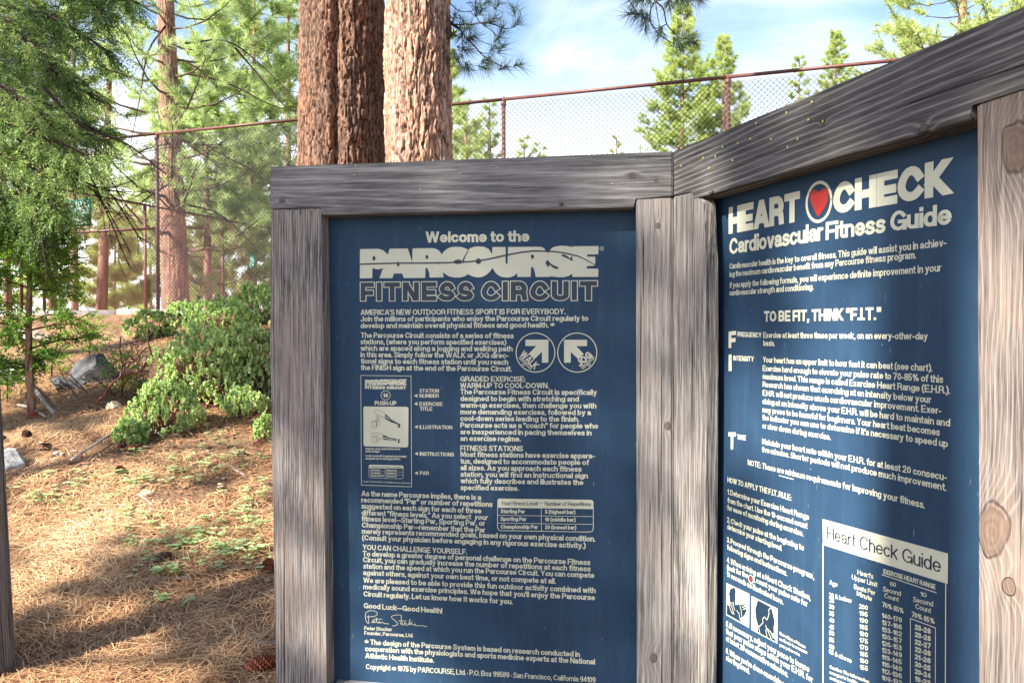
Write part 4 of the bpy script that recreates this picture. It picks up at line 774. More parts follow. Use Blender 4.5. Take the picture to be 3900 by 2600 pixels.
def pine(name,label,base,height,rb,reach,nb,mat,bark,needle=.20,ktuft=26,wn=.010,z0=.12,bend=.0,twigm=None,per=7,group=None,cone=1.0,sparse=0.,lean=(0,0),trunkdetail=None,cat='pine tree',up=.25,side=.55):
    """tapered trunk, whorled limbs and tufts at the twig ends"""
    root=empty(name,tuple(base)); tag(root,label,cat,group)
    top=Vector((lean[0],lean[1],height)); 
    npt=10; path=[Vector((top.x*t+bend*math.sin(t*5),top.y*t,height*t)) for t in np.linspace(0,1,npt)]
    if trunkdetail: trunk('trunk',path,[rb*(1-.8*t)+.01 for t in np.linspace(0,1,npt)],bark,root,**trunkdetail)
    else:
        mb=MB(); tube(mb,path,[rb*(1-.93*t)+.008 for t in np.linspace(0,1,npt)],10); mb.r=[rng.random(x.shape) for x in mb.r]; mb.build('trunk',bark,root,True)
    limbs=MB(); tw=MB(); C=[];D=[]
    for i in range(nb):
        t=z0+(1-z0)*((i+.5)/nb)**.9; az=i*2.39996+random.uniform(-.4,.4); 
        ln=reach*min(1.,(1.04-t)**(.75*cone)*1.25)*random.uniform(.65,1.12)+.12
        if random.random()<sparse: continue
        o_=Vector((np.interp(t,np.linspace(0,1,npt),[p.x for p in path]),np.interp(t,np.linspace(0,1,npt),[p.y for p in path]),height*t))
        d=Vector((math.cos(az),math.sin(az),up*random.uniform(-.6,1.2)+.35*t)).normalized()
        pts=[o_+d*ln*s+Vector((0,0,.18*ln*s*s-.10*ln*math.sin(s*3))) for s in np.linspace(0,1,5)]
        r0=max(.008,rb*.17*(1-t)+.006); tube(limbs,pts,[r0*(1-.8*s) for s in np.linspace(0,1,5)],5,cap=False)
        m_=max(3,int(per*ln/reach*1.6+2))
        for j in range(m_):
            s=random.uniform(.3,1.0)**.8; p=o_.lerp(pts[-1],s)+Vector((0,0,.06*ln*math.sin(s*3)*-1)); q=pts[min(4,int(s*4))]
            k4=s*4; i4=min(3,int(k4)); p=pts[i4].lerp(pts[i4+1],k4-i4)
            sdv=Vector((-d.y,d.x,0))*random.choice((-1,1)); td=(d*.6+sdv*random.uniform(.2,1.)+Vector((0,0,random.uniform(-.1,.55)))).normalized(); tl=random.uniform(.15,1.)*ln*side*(1.15-s*.7)+.05
            e=p+td*tl+Vector((0,0,.12*tl)); tube(tw,[p,(p+e)/2+Vector((0,0,-.05*tl)),e],[.008,.006,.004],3,cap=False)
            for f in (1.,.66,.4)[:1+(random.random()<.75)+(random.random()<.5)]:
                C.append(tuple(p+(e-p)*f)); D.append(tuple(td+Vector((0,0,.45))))
        C.append(tuple(pts[-1])); D.append(tuple(d+Vector((0,0,.3))))
    C.append((top.x,top.y,height)); D.append((0,0,1))
    limbs.build('limbs',twigm or m_twig,root,True)['kind']='stuff'; 
    if tw.n: tw.build('twigs',twigm or m_twigd,root)['kind']='stuff'
    cr=MB(); C=np.array(C); ctr=np.array([top.x*.5,top.y*.5,0]); val=.35+.4*rng.random(len(C)); tufts(cr,C,D,needle,ktuft,wn,val=val); cr.build('crown',mat,root); return root
# ------------------------------------------------------------------ the big twin trunks behind the board
def P2(x,y,D): return dp(x,y,D)
ptl=empty('big_pine_tree',(-1.58,7.5,gzf(-1.58,7.5))); tag(ptl,'broad dark brown pine trunk with a lengthwise seam, left of the paler trunk','pine tree')
def lobes(TH,H):
    t0=-1.52; d=np.angle(np.exp(1j*(TH-t0))); return 1-.17*np.exp(-(d/.10)**2)-.05*np.exp(-((d-1.6)/.5)**2)
zb=ptl.location.z-.15
def rel(root,pts): return [Vector(p)-Vector(root.location) for p in pts]
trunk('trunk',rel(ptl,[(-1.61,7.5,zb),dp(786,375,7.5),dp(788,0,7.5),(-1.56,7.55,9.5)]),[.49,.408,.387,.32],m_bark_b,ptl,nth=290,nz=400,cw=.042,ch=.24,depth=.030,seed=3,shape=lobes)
ptr=empty('big_pine_tree',(-.81,6.9,gzf(-.81,6.9))); tag(ptr,'sunlit pinkish pine trunk with dark fissures, directly right of the darker trunk','pine tree')
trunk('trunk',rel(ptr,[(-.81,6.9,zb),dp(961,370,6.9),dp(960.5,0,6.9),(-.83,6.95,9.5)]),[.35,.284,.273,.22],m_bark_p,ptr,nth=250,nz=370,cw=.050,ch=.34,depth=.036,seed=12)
# overhanging sprays traced as limbs of that tree
def spray(tree,f,twigs,tuft,D,r=.007,nl=.155,jit=.25,matT=None,matN=None,k=62):
    tw=MB(); nd=MB(); C=[];DD=[]; o0=Vector(tree.location)
    for t in twigs:
        off=random.uniform(-jit,jit); pts=[on_depth(*f(x,y),D+off*i/len(t)) -o0 for i,(x,y) in enumerate(t[1])]; pts=bez(pts,4); n=len(pts); tube(tw,pts,[max(.0022,t[0]*(1-.55*i/n)) for i in range(n)],5)
    for (x,y,dx,dy) in tuft:
        p=on_depth(*f(x,y),D+random.uniform(-jit,jit)*.6)-o0; l=math.hypot(dx,dy); C.append(tuple(p)); DD.append((dx/l,random.uniform(-.4,.4),-dy/l))
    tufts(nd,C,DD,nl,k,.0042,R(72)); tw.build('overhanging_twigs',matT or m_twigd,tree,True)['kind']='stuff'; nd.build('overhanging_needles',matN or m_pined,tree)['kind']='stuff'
c10=crop(1000,0,.4677); c11=crop(2000,0,.44643)
spray(ptr,c10,[(.020,[(1480,150),(1535,190),(1570,215),(1605,243)]),(.009,[(1500,175),(1580,215),(1650,300),(1720,370),(1780,440),(1850,490),(1960,545),(2030,545)]),(.006,[(1560,200),(1650,205),(1760,190),(1860,175),(1940,150),(1955,95)]),
  (.005,[(1760,190),(1880,200),(1980,235),(2060,215),(2110,160),(2090,90),(2060,60)]),(.005,[(1520,20),(1600,90),(1690,95),(1740,60)]),(.005,[(1740,-20),(1735,80),(1760,170),(1850,240),(1930,300),(1975,250)]),(.005,[(1600,120),(1640,180),(1700,270),(1780,340),(1900,375)]),
  (.005,[(1720,370),(1780,430),(1880,435)]),(.004,[(1540,270),(1620,310),(1700,300)]),(.004,[(1650,300),(1630,360),(1650,410)]),(.004,[(1580,480),(1640,560),(1740,575),(1820,560)]),(.004,[(1560,400),(1600,480),(1650,570)]),(.004,[(1660,30),(1700,20),(1740,30),(1830,20),(1835,-30)])],
  [(1745,60,.2,-1),(1790,60,.6,-1),(1860,165,1,-.6),(1900,140,1,-.7),(2045,60,-.1,-1),(2085,170,.6,-.6),(2110,520,1,-.4),(1990,545,1,-.3),(1900,375,.9,-.9),(1960,370,.8,-1),(1930,300,.8,-.8),(1820,560,1,.2),(1850,520,1,.3),(1690,575,.6,.9),(1650,560,-.5,1),(1700,300,.6,-.6),(1740,300,.9,-.3),(1650,410,.7,.3),(1690,400,.9,-.2),(1850,480,1,-.4),(1640,180,.6,-.9),(1700,200,.7,-.7),(1620,300,-.4,.9),(1560,260,.5,-.8),(1590,500,-.5,1),(1960,220,.6,-1),(1835,10,.8,-.6),(1930,20,.6,-.8),(1570,120,.4,-1),(1560,470,.2,1)],6.9)
spray(ptr,c11,[(.009,[(700,-330),(900,-200),(1000,-80),(1110,10)]),(.007,[(1110,10),(1070,90),(1075,200),(1150,300),(1240,360),(1290,385)]),(.007,[(1110,10),(1180,80),(1210,210),(1290,300),(1340,340),(1450,355)]),(.005,[(1110,10),(1135,170),(1160,280)]),
  (.005,[(1200,210),(1140,240),(1100,235),(1060,160)]),(.005,[(850,-60),(890,10),(940,90),(1000,165)]),(.004,[(960,120),(920,122),(880,118)]),(.004,[(1060,150),(1045,200),(1025,250)]),(.005,[(1060,-20),(980,10),(900,0)]),(.006,[(1110,10),(1250,-10),(1400,10),(1500,-20)]),(.004,[(1240,-20),(1220,30),(1200,60)])],
  [(880,118,-1,.1),(930,125,-1,.2),(1010,160,.3,1),(1030,170,-.2,1),(1025,250,0,1),(1140,300,-.5,1),(1160,290,.3,1),(1240,60,.2,1),(1215,40,-.4,1),(1400,300,.9,-.6),(1430,340,1,-.3),(1460,355,1,0),(1300,385,.6,1),(1340,390,.8,.8),(1000,10,-.6,.8),(960,15,-.3,1),(1340,20,.4,1),(1400,20,.5,.9),(1500,0,.8,.5),(1300,20,-.2,1),(900,0,-.8,.4),(1060,20,.2,1),(1480,-20,.6,.7)],6.9,k=66)
# crowns of the two big trees and of neighbours that stand outside the frame (they throw the dapple)
def highcrown(tree,zc,rad,n,o0,h,mat):
    cr=MB(); lm=MB(); C=[];D=[]
    for i in range(n):
        az=i*2.4+random.uniform(-.3,.3); z=zc+h*random.uniform(-.5,.5); ln=rad*random.uniform(.35,1.05); d=Vector((math.cos(az),math.sin(az),random.uniform(-.05,.3)))
        a=o0+Vector((0,0,z)); pts=[a+d*ln*s+Vector((0,0,-.12*ln*s*s)) for s in (0,.33,.66,1)]; tube(lm,pts,[.05,.04,.028,.012],5,cap=False)
        for f in (1.,.55)[:1+(random.random()<.5)]:
            q=a+d*ln*f
            for j in range(13):
                e=q+Vector((random.gauss(0,.13),random.gauss(0,.13),random.gauss(.02,.09))); tube(lm,[q,e],[.009,.005],3,cap=False); C.append(tuple(e)); D.append(tuple((e-q)+Vector((0,0,.08))))
    tufts(cr,C,D,.17,30,.016); lm.build('limbs',m_twig,tree)['kind']='stuff'; cr.build('crown',mat,tree)
# ------------------------------------------------------------------ fences round the court
m_rust=flat('red_brown_paint',(.095,.036,.028),.5,.35,.25,14); m_wire=flat('green_black_wire',(.035,.03,.035),.45,.4,.1,5); m_wirer=flat('red_brown_wire',(.42,.18,.155),.5,.35,.1,5)
def fence(label,a,b,h,step,mesh_mat,rr=.024,mid=None,cellw=.073,meshseg=None,group=None,rw=.0038):
    root=empty('chain_link_fence',tuple(a)); tag(root,label,'fence',group); A=Vector(a); B=Vector(b); d=B-A; d.z=0; Ln=d.length; d.normalize()
    n=int(round(Ln/step)); 
    for i in range(n+1):
        p=d*(Ln*i/n); mb=MB(); tube(mb,[p+Vector((0,0,-.3)),p+Vector((0,0,h-.01))],rr*1.25,10); o_=mb.build('post',m_rust,root,True)
        mb=MB(); tube(mb,[p+Vector((0,0,h-.09)),p+Vector((0,0,h-.03))],rr*1.25+.008,10); tube(mb,[p+Vector((0,0,h-.03)),p+Vector((0,0,h+.035))],[rr*1.45,rr*.6],10); mb.build('post_cap',m_rust,o_,True)
        if i<n:
            q=d*(Ln*(i+1)/n); mb=MB(); tube(mb,[p+Vector((0,0,h)),q+Vector((0,0,h))],rr,8); mb.build('top_rail',m_rust,root,True)
            if mid and i in mid: mb=MB(); tube(mb,[p+Vector((0,0,h*.485)),q+Vector((0,0,h*.485))],rr,8); mb.build('middle_rail',m_rust,root,True)
    # woven wire: zigzags with alternating depth
    nn=Vector((d.y,-d.x,0)); W=cellw; m0,m1=meshseg or (0,Ln); k=int((m1-m0)/(W)); rows=int((h-.05)/W); V=[];Q=[]
    off=nn*(rr*1.25+.006)
    i=np.arange(k)[:,None]; j=np.arange(rows)[None]
    def seg(x0,z0,x1,z1):
        x0,z0,x1,z1=[np.broadcast_to(v_,(k,rows)).ravel() for v_ in (x0,z0,x1,z1)]
        base=np.array(off)[None]; P=np.array(d)[None]*(m0+x0)[:,None]+np.array([0,0,1.])[None]*z0[:,None]+base; Pb=np.array(d)[None]*(m0+x1)[:,None]+np.array([0,0,1.])[None]*z1[:,None]+base
        t=nrm(Pb-P); s=np.cross(t,np.array(nn)); sh=np.array([s*rw,(-.5*s+.87*np.array(nn))*rw,(-.5*s-.87*np.array(nn))*rw]); VV=np.concatenate([P[None]+sh,Pb[None]+sh]).transpose(1,0,2); c=np.arange(len(P))[:,None]*6
        q=np.concatenate([c+np.array([[0,1,4,3]]),c+np.array([[1,2,5,4]]),c+np.array([[2,0,3,5]])]); return VV.reshape(-1,3),q
    mb=MB()
    v,q=seg(i*W,.04+j*W,i*W+W/2,.04+j*W+W/2); mb.add(v,None,q); v,q=seg(i*W+W/2,.04+j*W+W/2,i*W,.04+(j+1)*W); mb.add(v,None,q)
    v,q=seg(i*W+W,.04+j*W,i*W+W/2,.04+j*W+W/2); mb.add(v+np.array(nn)*.003,None,q); v,q=seg(i*W+W/2,.04+j*W+W/2,i*W+W,.04+(j+1)*W); mb.add(v+np.array(nn)*.003,None,q)
    o_=mb.build('wire_mesh',mesh_mat,root); o_['kind']='stuff'; return root
RZ=4.75; FZ=1.72
def nf(x): return Vector((x,11.24-.347*x,FZ))
dn=Vector((1,-.347,0)).normalized()
na=nf(-5.90)-dn*6.12; nb_=nf(-5.90)+dn*18.36
fn=fence('tall red-brown chain-link fence crossing behind the big trunks, with a bar to its left',na,nb_,RZ-FZ,3.06,m_wire,mid=(0,1),meshseg=(6.0,18.2))
ds=Vector((.338,.94,0)).normalized(); sa=Vector((-11.68,15.35,FZ)); fs=fence('rusty chain-link side fence running away behind the left-hand tree',sa,sa+ds*21,RZ-FZ,3.0,m_wirer,rr=.03,cellw=.085,meshseg=(3.5,15),rw=.0028)
# far green number plate, hung on the side fence
def plate(name,label,c,u,w,h,mat,th=.012):
    root=MB(); n=Vector((u.y,-u.x,0)); 
    V=[c+u*a*w/2+Vector((0,0,b_*h/2))+n*k for k in (0,th) for a,b_ in ((-1,-1),(1,-1),(1,1),(-1,1))]
    root.add([tuple(v-c) for v in V],None,[(4,5,6,7),(3,2,1,0),(0,1,5,4),(1,2,6,5),(2,3,7,6),(3,0,4,7)]); o_=root.build(name,mat); o_.location=c; tag(o_,label,'sign'); return o_,n
m_green=flat('green_enamel',(.006,.075,.04),.4,.4,.15,8); m_white=flat('white_paint',(.42,.46,.42),.5,.3,.05,8); m_teal=flat('teal_enamel',(.06,.36,.28),.4,.4,.1,8)
q=on_depth(833,995,25.0); q.x=sa.x+ds.x*((25.0-sa.y)/ds.y)+.06; un=Vector((.94,.338,0)).normalized()*-1
class FP:     # plane for lettering
    def __init__(s,o_,u,n): s.o=o_; s.u=u; s.n=n
def lettering(parent,c,u,n,lines,hh,mat,w=.048,off=.014):
    mb=MB()
    for t,x0,x1,z in lines:
        V,Q,W=text_geo(t,w,8,.07); Pp=np.array(u)[None]*(x0+(x1-x0)*V[:,:1]/W)+np.array([[0,0,1.]])*(z+V[:,1:2]*hh)+np.array(n)[None]*(off+V[:,2:3]*3); mb.add(Pp,None,Q)
    mb.build('lettering',mat,parent)
c_=Vector((q.x+.02,25.0,q.z)); uu=Vector((.999,.04,0)).normalized(); pl_,n_=plate('court_number_plate','small teal plate with a white figure one on the side fence post',c_,uu,.17,.42,m_teal); lettering(pl_,c_,uu,n_,[('1',-.03,.04,-.14)],.28,m_white,.13)
# green notice
cn=dp(184,490,13.3); dnn=dn; tN=((cn.x)-nf(-5.93).x); cx_=184*K; 
dr=ray(184*K,490*K); tt=(11.24-0)/(dr.y+.347*dr.x); cn=CAM+dr*tt
gs,n_=plate('notice_sign','green notice with white lettering hung on the fence among fir branches',cn+Vector((0,-.05,0)),dn,.58,.47,m_green); n_=Vector((dn.y,-dn.x,0))
lettering(gs,cn,dn,n_,[('THESE FACILITIES ARE',-.22,.22,.150),('FOR THE EXCLUSIVE USE',-.26,.26,.092),('OF KINGSWOOD VILLAGE',-.26,.26,.034),('CONDOMINIUMS OWNERS,',-.26,.26,-.024),('THEIR GUESTS',-.15,.13,-.082),('& RESIDENTS.',-.15,.13,-.140),('KEYS ARE REQUIRED',-.2,.2,-.198)],.040,m_white)
# timber edging below the fence
e0=nf(-5.93)-dn*3.4; e1=nf(-5.93)+dn*2.2; mb=MB(); 
m_edge=flat('grey_timber_edging',(.17,.15,.14),.85,.2,.3,7)
nnn=Vector((dn.y,-dn.x,0)); 
for a_,b_ in ((e0,e0.lerp(e1,.497)),(e0.lerp(e1,.503),e1)):
    mb=MB(); V=[p+nnn*k+Vector((0,0,z)) for p in (a_,b_) for k,z in ((.14,-.2),(.28,-.2),(.28,.11),(.14,.11))]; mb.add([tuple(v-a_) for v in V],None,[(0,1,2,3),(7,6,5,4),(0,4,5,1),(1,5,6,2),(2,6,7,3),(3,7,4,0)]); o_=mb.build('timber_edging',m_edge); o_.location=a_
    tag(o_,'grey timber edging along the fence foot, '+('left-hand length' if a_==e0 else 'length left of the shrubs'),'edging','timber edging lengths')
# ------------------------------------------------------------------ trees beyond the fence
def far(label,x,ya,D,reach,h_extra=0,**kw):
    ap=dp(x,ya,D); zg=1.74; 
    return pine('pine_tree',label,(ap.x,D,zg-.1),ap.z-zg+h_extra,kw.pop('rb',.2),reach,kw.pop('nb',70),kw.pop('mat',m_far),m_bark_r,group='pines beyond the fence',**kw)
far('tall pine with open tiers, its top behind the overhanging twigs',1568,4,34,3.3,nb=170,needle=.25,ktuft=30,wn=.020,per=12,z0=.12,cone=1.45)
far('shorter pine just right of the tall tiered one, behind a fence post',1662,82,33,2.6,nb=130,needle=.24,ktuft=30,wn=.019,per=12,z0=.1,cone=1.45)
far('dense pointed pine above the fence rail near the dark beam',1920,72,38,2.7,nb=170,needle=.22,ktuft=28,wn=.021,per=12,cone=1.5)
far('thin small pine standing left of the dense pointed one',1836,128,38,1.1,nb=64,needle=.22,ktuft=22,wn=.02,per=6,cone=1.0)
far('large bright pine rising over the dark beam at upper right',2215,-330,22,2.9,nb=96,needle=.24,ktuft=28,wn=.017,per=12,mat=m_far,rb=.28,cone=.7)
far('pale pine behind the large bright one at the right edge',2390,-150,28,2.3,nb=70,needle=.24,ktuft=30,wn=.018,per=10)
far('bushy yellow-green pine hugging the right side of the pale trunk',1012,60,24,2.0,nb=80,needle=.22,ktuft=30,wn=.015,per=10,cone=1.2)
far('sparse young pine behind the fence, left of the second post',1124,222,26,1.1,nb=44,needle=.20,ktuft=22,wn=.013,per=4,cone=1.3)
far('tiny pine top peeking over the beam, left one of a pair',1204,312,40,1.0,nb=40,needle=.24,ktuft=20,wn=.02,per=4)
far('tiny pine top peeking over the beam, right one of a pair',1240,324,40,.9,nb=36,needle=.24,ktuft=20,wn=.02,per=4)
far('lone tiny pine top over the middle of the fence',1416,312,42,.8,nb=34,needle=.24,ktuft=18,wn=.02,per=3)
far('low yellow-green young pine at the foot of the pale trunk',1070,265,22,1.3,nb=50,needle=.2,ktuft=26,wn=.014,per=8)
# left side
bp_=dp(405,705,24); bpn=pine('pine_tree','tall reddish-trunked pine behind the left fence with long open tufts',(bp_.x,24,1.7),17,.40,3.6,84,m_pineb,m_bark_r,group='pines beyond the fence',needle=.34,ktuft=38,wn=.012,z0=.12,per=7,lean=(-.45,0),trunkdetail=dict(nth=110,nz=200,cw=.09,ch=.5,depth=.03,seed=31),up=.15,side=.6)
for (x,D,h,rb,rc,nb,lab,mt) in ((478,26,9,.15,1.9,44,'slender pine close right of the tall reddish-trunked pine',m_pineb),(232,29,14,.20,1.7,22,'pale leaning trunk pine seen through the left fence bay',m_pineb),(575,28,13,.14,3.4,68,'bright pine filling the gap left of the big trunks',m_pineb),
        (662,31,17,.16,3.8,66,'bright pine whose crown touches the big dark trunk',m_far),(345,46,9,.12,1.8,30,'distant pale pine seen through the fence bay',m_far),(120,34,14,.16,3.2,56,'distant pine behind the hanging fir branches',m_far),(500,44,17,.16,4.2,54,'farthest pale pine between the two nearer crowns',m_far),(20,28,12,.14,2.6,46,'pine at the left edge behind the fir',m_pineb),
        (262,32,4.2,.06,1.3,34,'low pale pine at the foot of the side fence',m_far),(585,33,8,.08,2.6,64,'low bushy pine behind the shrubs by the board',m_far),(172,26,13,.11,1.5,16,'thin pink trunk behind the hanging fir branches',m_far),(455,34,6,.07,1.9,40,'low round pine behind the base of the reddish trunk',m_far),(60,38,6,.06,2.2,40,'low far pine under the fir limbs at the left edge',m_far)):
    p=dp(x,705,D); pine('pine_tree',lab,(p.x,D,1.7),h,rb,rc,nb,mt,m_bark_r,group='pines beyond the fence',needle=.20+.005*D,ktuft=26,wn=.010+.0006*D,z0=.04 if h<10 else .2,per=10,lean=(.6 if x==232 else random.uniform(-.3,.3),0),up=.15)
# ------------------------------------------------------------------ fir on the left: drooping feathery limbs, traced roughly from the photo
def fir_limb(root,pts,D0,D1,mat,n,Ls,lf,r=.012,up=.2,seedv=.5,name='foliage',tw=None):
    o0=Vector(root.location); P=[dp(x,y,D0+(D1-D0)*i/(len(pts)-1))-o0 for i,(x,y) in enumerate(pts)]; P=bez(P,5); k=len(P)
    lm=MB(); tube(lm,P,[r*(1-.75*i/k)+.002 for i in range(k)],5,cap=False)
    mb=MB(); C=[];Dv=[]
    for i in range(n):
        s=random.uniform(.12,1)**.85*(k-1); a=int(min(s,k-2)); p=P[a].lerp(P[a+1],s-a); d=(P[a+1]-P[a]).normalized()
        side=Vector((random.gauss(0,1),random.gauss(0,1),random.gauss(0,.55)))
        side=(side-d*side.dot(d)).normalized(); dd=(d*.7+side*random.uniform(.5,1)+Vector((0,0,-.22))).normalized(); tl=random.uniform(.05,.42)*(1.1-.6*s/k)
        e=p+dd*tl+Vector((0,0,-.15*tl)); tube(lm,[p,(p+e)/2+Vector((0,0,.02)),e],[.004,.003,.002],3,cap=False)
        for f in (.35,.7,1.):
            C.append(tuple(p+(e-p)*f)); q=dd+Vector((random.gauss(0,.35),random.gauss(0,.35),random.gauss(-.1,.2))); Dv.append(tuple(q))
    n2=len(C); U=np.tile(np.array([0,0,1.]),(n2,1))+rng.normal(size=(n2,3))*.45
    sprays(mb,C,Dv,U,Ls*(.7+.6*rng.random(n2)),9,lf,.0085,val=np.clip(seedv+.28*rng.normal(size=n2),0,1)); lm.build('limb',tw or m_twigd,root); mb.build(name,mat,root)
fir=empty('fir_tree',tuple(dp(-330,900,8.2))); fir.location.z=gzf(fir.location.x,fir.location.y); tag(fir,'dark green fir whose layered limbs reach in at the upper left','fir tree')
mb=MB(); tube(mb,[(0,0,-.1),(0,0,4),(0,0,11)],[.24,.18,.03],12); mb.r=[rng.random(x.shape) for x in mb.r]; mb.build('trunk',m_bark_b,fir,True)
DK=[([(-280,-120),(-60,-60),(60,0),(140,60)],8.9,7.9,.62),([(-280,-20),(-40,20),(60,90),(130,170)],8.2,7.3,.66),([(-280,-180),(0,-150),(200,-90),(300,-20)],9,7.8,.3),([(-280,80),(-40,200),(90,300),(150,400)],8.9,7.9,.25),([(-280,-40),(-60,0),(120,40),(250,120)],8.6,7.4,.30),([(-280,60),(-80,90),(80,150),(235,235)],8.6,7.3,.28),([(-280,150),(-60,180),(110,240),(240,310)],8.8,7.5,.32),([(-280,-140),(-60,-110),(150,-60),(320,10)],8.8,7.6,.35),
    ([(-280,240),(-60,250),(60,270),(200,330)],8.6,7.6,.38),([(-280,-60),(-100,40),(30,60),(150,95)],9.2,8.2,.30),([(-280,200),(-60,120),(60,190),(180,200)],9.2,8.4,.25),([(-200,-180),(0,-100),(180,-20),(240,40)],9.0,8.0,.4)]
for pts,a_,b_,v_ in DK: fir_limb(fir,pts,a_,b_,m_fir,125,.20,.062,.02,seedv=v_)
firb=empty('fir_tree',tuple(dp(-420,900,6.2))); firb.location.z=gzf(firb.location.x,firb.location.y); tag(firb,'pale olive fir with drooping feathery limbs hanging in front of the dark one','fir tree')
mb=MB(); tube(mb,[(0,0,-.1),(0,0,3),(0,0,7)],[.15,.11,.03],12); mb.r=[rng.random(x.shape) for x in mb.r]; mb.build('trunk',m_bark_b,firb,True)
LT=[([(-400,60),(-150,140),(30,210),(130,300)],6.4,6.0,.75,m_firb),([(-400,200),(-120,250),(60,300),(205,355)],6.4,5.8,.55,m_firb),([(-400,280),(-120,320),(40,370),(130,385)],6.4,5.9,.5,m_firb),([(-400,380),(-120,400),(40,420),(130,480)],6.4,6.0,.35,m_firb),
    ([(-400,100),(-150,180),(0,240),(80,330)],6.8,6.4,.6,m_firb),([(-400,420),(-120,430),(20,450),(90,520)],6.6,6.3,.3,m_fir),([(-380,330),(-120,350),(20,355),(105,365)],6.7,6.3,.35,m_firb)]
for pts,a_,b_,v_,mt in LT: fir_limb(firb,pts,a_,b_,mt,90,.17,.052,.014,seedv=v_)
# bare dead twigs that hang across the sky gap
def bare(root,pts,D,r,n,ln,mat,spread=1.):
    o0=Vector(root.location); P=[dp(x,y,D)-o0 for x,y in pts]; P=bez(P,5); lm=MB(); k=len(P); tube(lm,P,[r*(1-.8*i/k)+.0012 for i in range(k)],5,cap=False)
    for i in range(n):
        s=random.uniform(.15,.98)*(k-1); a=int(s); p=P[a].lerp(P[min(a+1,k-1)],s-a); d=(P[min(a+1,k-1)]-P[a]).normalized(); sd=Vector((random.gauss(0,1),random.gauss(0,.6),random.gauss(-.1,.9)))*spread
        e=p+(d*.8+sd*.6).normalized()*ln*random.uniform(.3,1); m1=p.lerp(e,.5)+Vector((random.gauss(0,.02),0,random.gauss(0,.02)))*ln*2; tube(lm,[p,m1,e],[.0035,.0026,.0014],3,cap=False)
        if random.random()<.6: f=e+Vector((random.gauss(0,.1),random.gauss(0,.1),random.gauss(-.03,.1))); tube(lm,[m1,f],[.002,.001],3,cap=False)
    lm.build('bare_twigs',mat,root)
for pts in ([(-100,250),(60,330),(180,370),(240,470),(300,580)],[(-60,180),(80,300),(200,420),(250,440),(330,560)],[(60,330),(150,400),(225,450),(300,620)],[(-60,330),(60,380),(180,430),(280,440)],[(100,200),(190,290),(290,330),(380,400)],[(40,420),(90,520),(110,640)]): bare(firb,pts,6.2,.012,22,.42,m_twigd)
for pts in ([(390,480),(340,440),(280,480),(230,560)],[(390,420),(330,460),(250,520)],[(430,470),(500,490),(560,540),(610,600)],[(380,60),(340,120),(320,230),(300,330)],[(430,330),(490,370),(560,390)],[(425,100),(520,95),(600,150),(680,230)],[(425,140),(470,170),(520,230)],[(430,300),(500,350),(590,400),(640,470)],[(385,330),(330,345),(270,380)],[(430,170),(520,190),(620,240),(690,260)],[(540,110),(600,180),(650,240),(690,260)]): bare(bpn,pts,23.2,.032,22,1.3,m_twigd)
# ------------------------------------------------------------------ incense cedar sapling
cb=ground_at(72,955); ced=empty('cedar_sapling',tuple(cb)); tag(ced,'young bright green cedar with a thin dark trunk at the left edge','cedar sapling'); Dc=cb.y
tr=[dp(74,962,Dc),dp(66,800,Dc),dp(68,660,Dc),dp(62,540,Dc),dp(60,475,Dc)]; mb=MB(); pp=[p-cb for p in bez(tr,4)]; tube(mb,pp,[.037*(1-.8*i/len(pp)) for i in range(len(pp))],9); mb.r=[rng.random(x.shape) for x in mb.r]; mb.build('trunk',m_bark_r,ced,True)
C=[];Dv=[];lm=MB(); vals=[]
for i in range(54):
    t=random.uniform(.12,1.); k=t*(len(pp)-1); a=int(min(k,len(pp)-2)); p=pp[a].lerp(pp[a+1],k-a); az=i*2.4; ln=random.uniform(.22,.62)*(1.15-.6*t); d=Vector((math.cos(az),math.sin(az)*.7,random.uniform(-.25,.35)))
    e=p+d*ln; tube(lm,[p,p+d*ln*.5+Vector((0,0,.03)),e],[.009,.006,.003],4,cap=False); bright=random.random()
    for j in range(36):
        s=random.uniform(.35,1.08); q=p+d*ln*s+Vector((random.gauss(0,.05),random.gauss(0,.05),random.gauss(0,.05))); C.append(tuple(q)); Dv.append((d.x+random.gauss(0,.5),d.y+random.gauss(0,.5),.35+random.gauss(0,.45))); vals.append(min(1,max(0,bright*.7+random.gauss(.15,.15))))
mb=MB(); U=rng.normal(size=(len(C),3)); sprays(mb,C,Dv,U,.10+.06*rng.random(len(C)),7,.085,.015,val=vals,droop=.1,ang=R(38)); lm.build('branches',m_twigd,ced)['kind']='stuff'; mb.build('foliage',m_ced,ced)
for (x,y,n_) in ((160,560,10),(180,760,12),(60,620,12),(215,810,10),(255,880,0)):
    if not n_: continue
# a second, smaller cedar seedling
for (x,y,D,s,lab,nn_) in ((280,890,7.2,.38,'small bright cedar seedling between the sapling and the shrubs',22),(118,850,6.8,.36,'short cedar seedling just right of the dark sapling trunk',24),(16,905,6.6,.30,'low cedar seedling at the left edge beside the root',18),(205,800,8.0,.45,'cedar seedling in front of the dark boulder',24)):
    g0=ground_at(x,y+20); r_=empty('cedar_seedling',tuple(g0)); tag(r_,lab,'cedar seedling'); mb=MB(); tube(mb,[(0,0,0),(.01,0,s*.5),(0,0,s)],[.008,.006,.003],5); mb.build('stem',m_twigd,r_)
    C=[(random.gauss(0,.09*s/.4),random.gauss(0,.08),random.uniform(.1,1.05)*s) for _ in range(nn_*3)]; Dv=[(c[0]*6+random.gauss(0,.4),c[1]*6+random.gauss(0,.4),.5) for c in C]; mb=MB(); sprays(mb,C,Dv,rng.normal(size=(len(C),3)),.11,7,.075,.012,droop=.1,ang=R(38),val=.5+.3*rng.random(len(C))); mb.build('foliage',m_ced,r_)
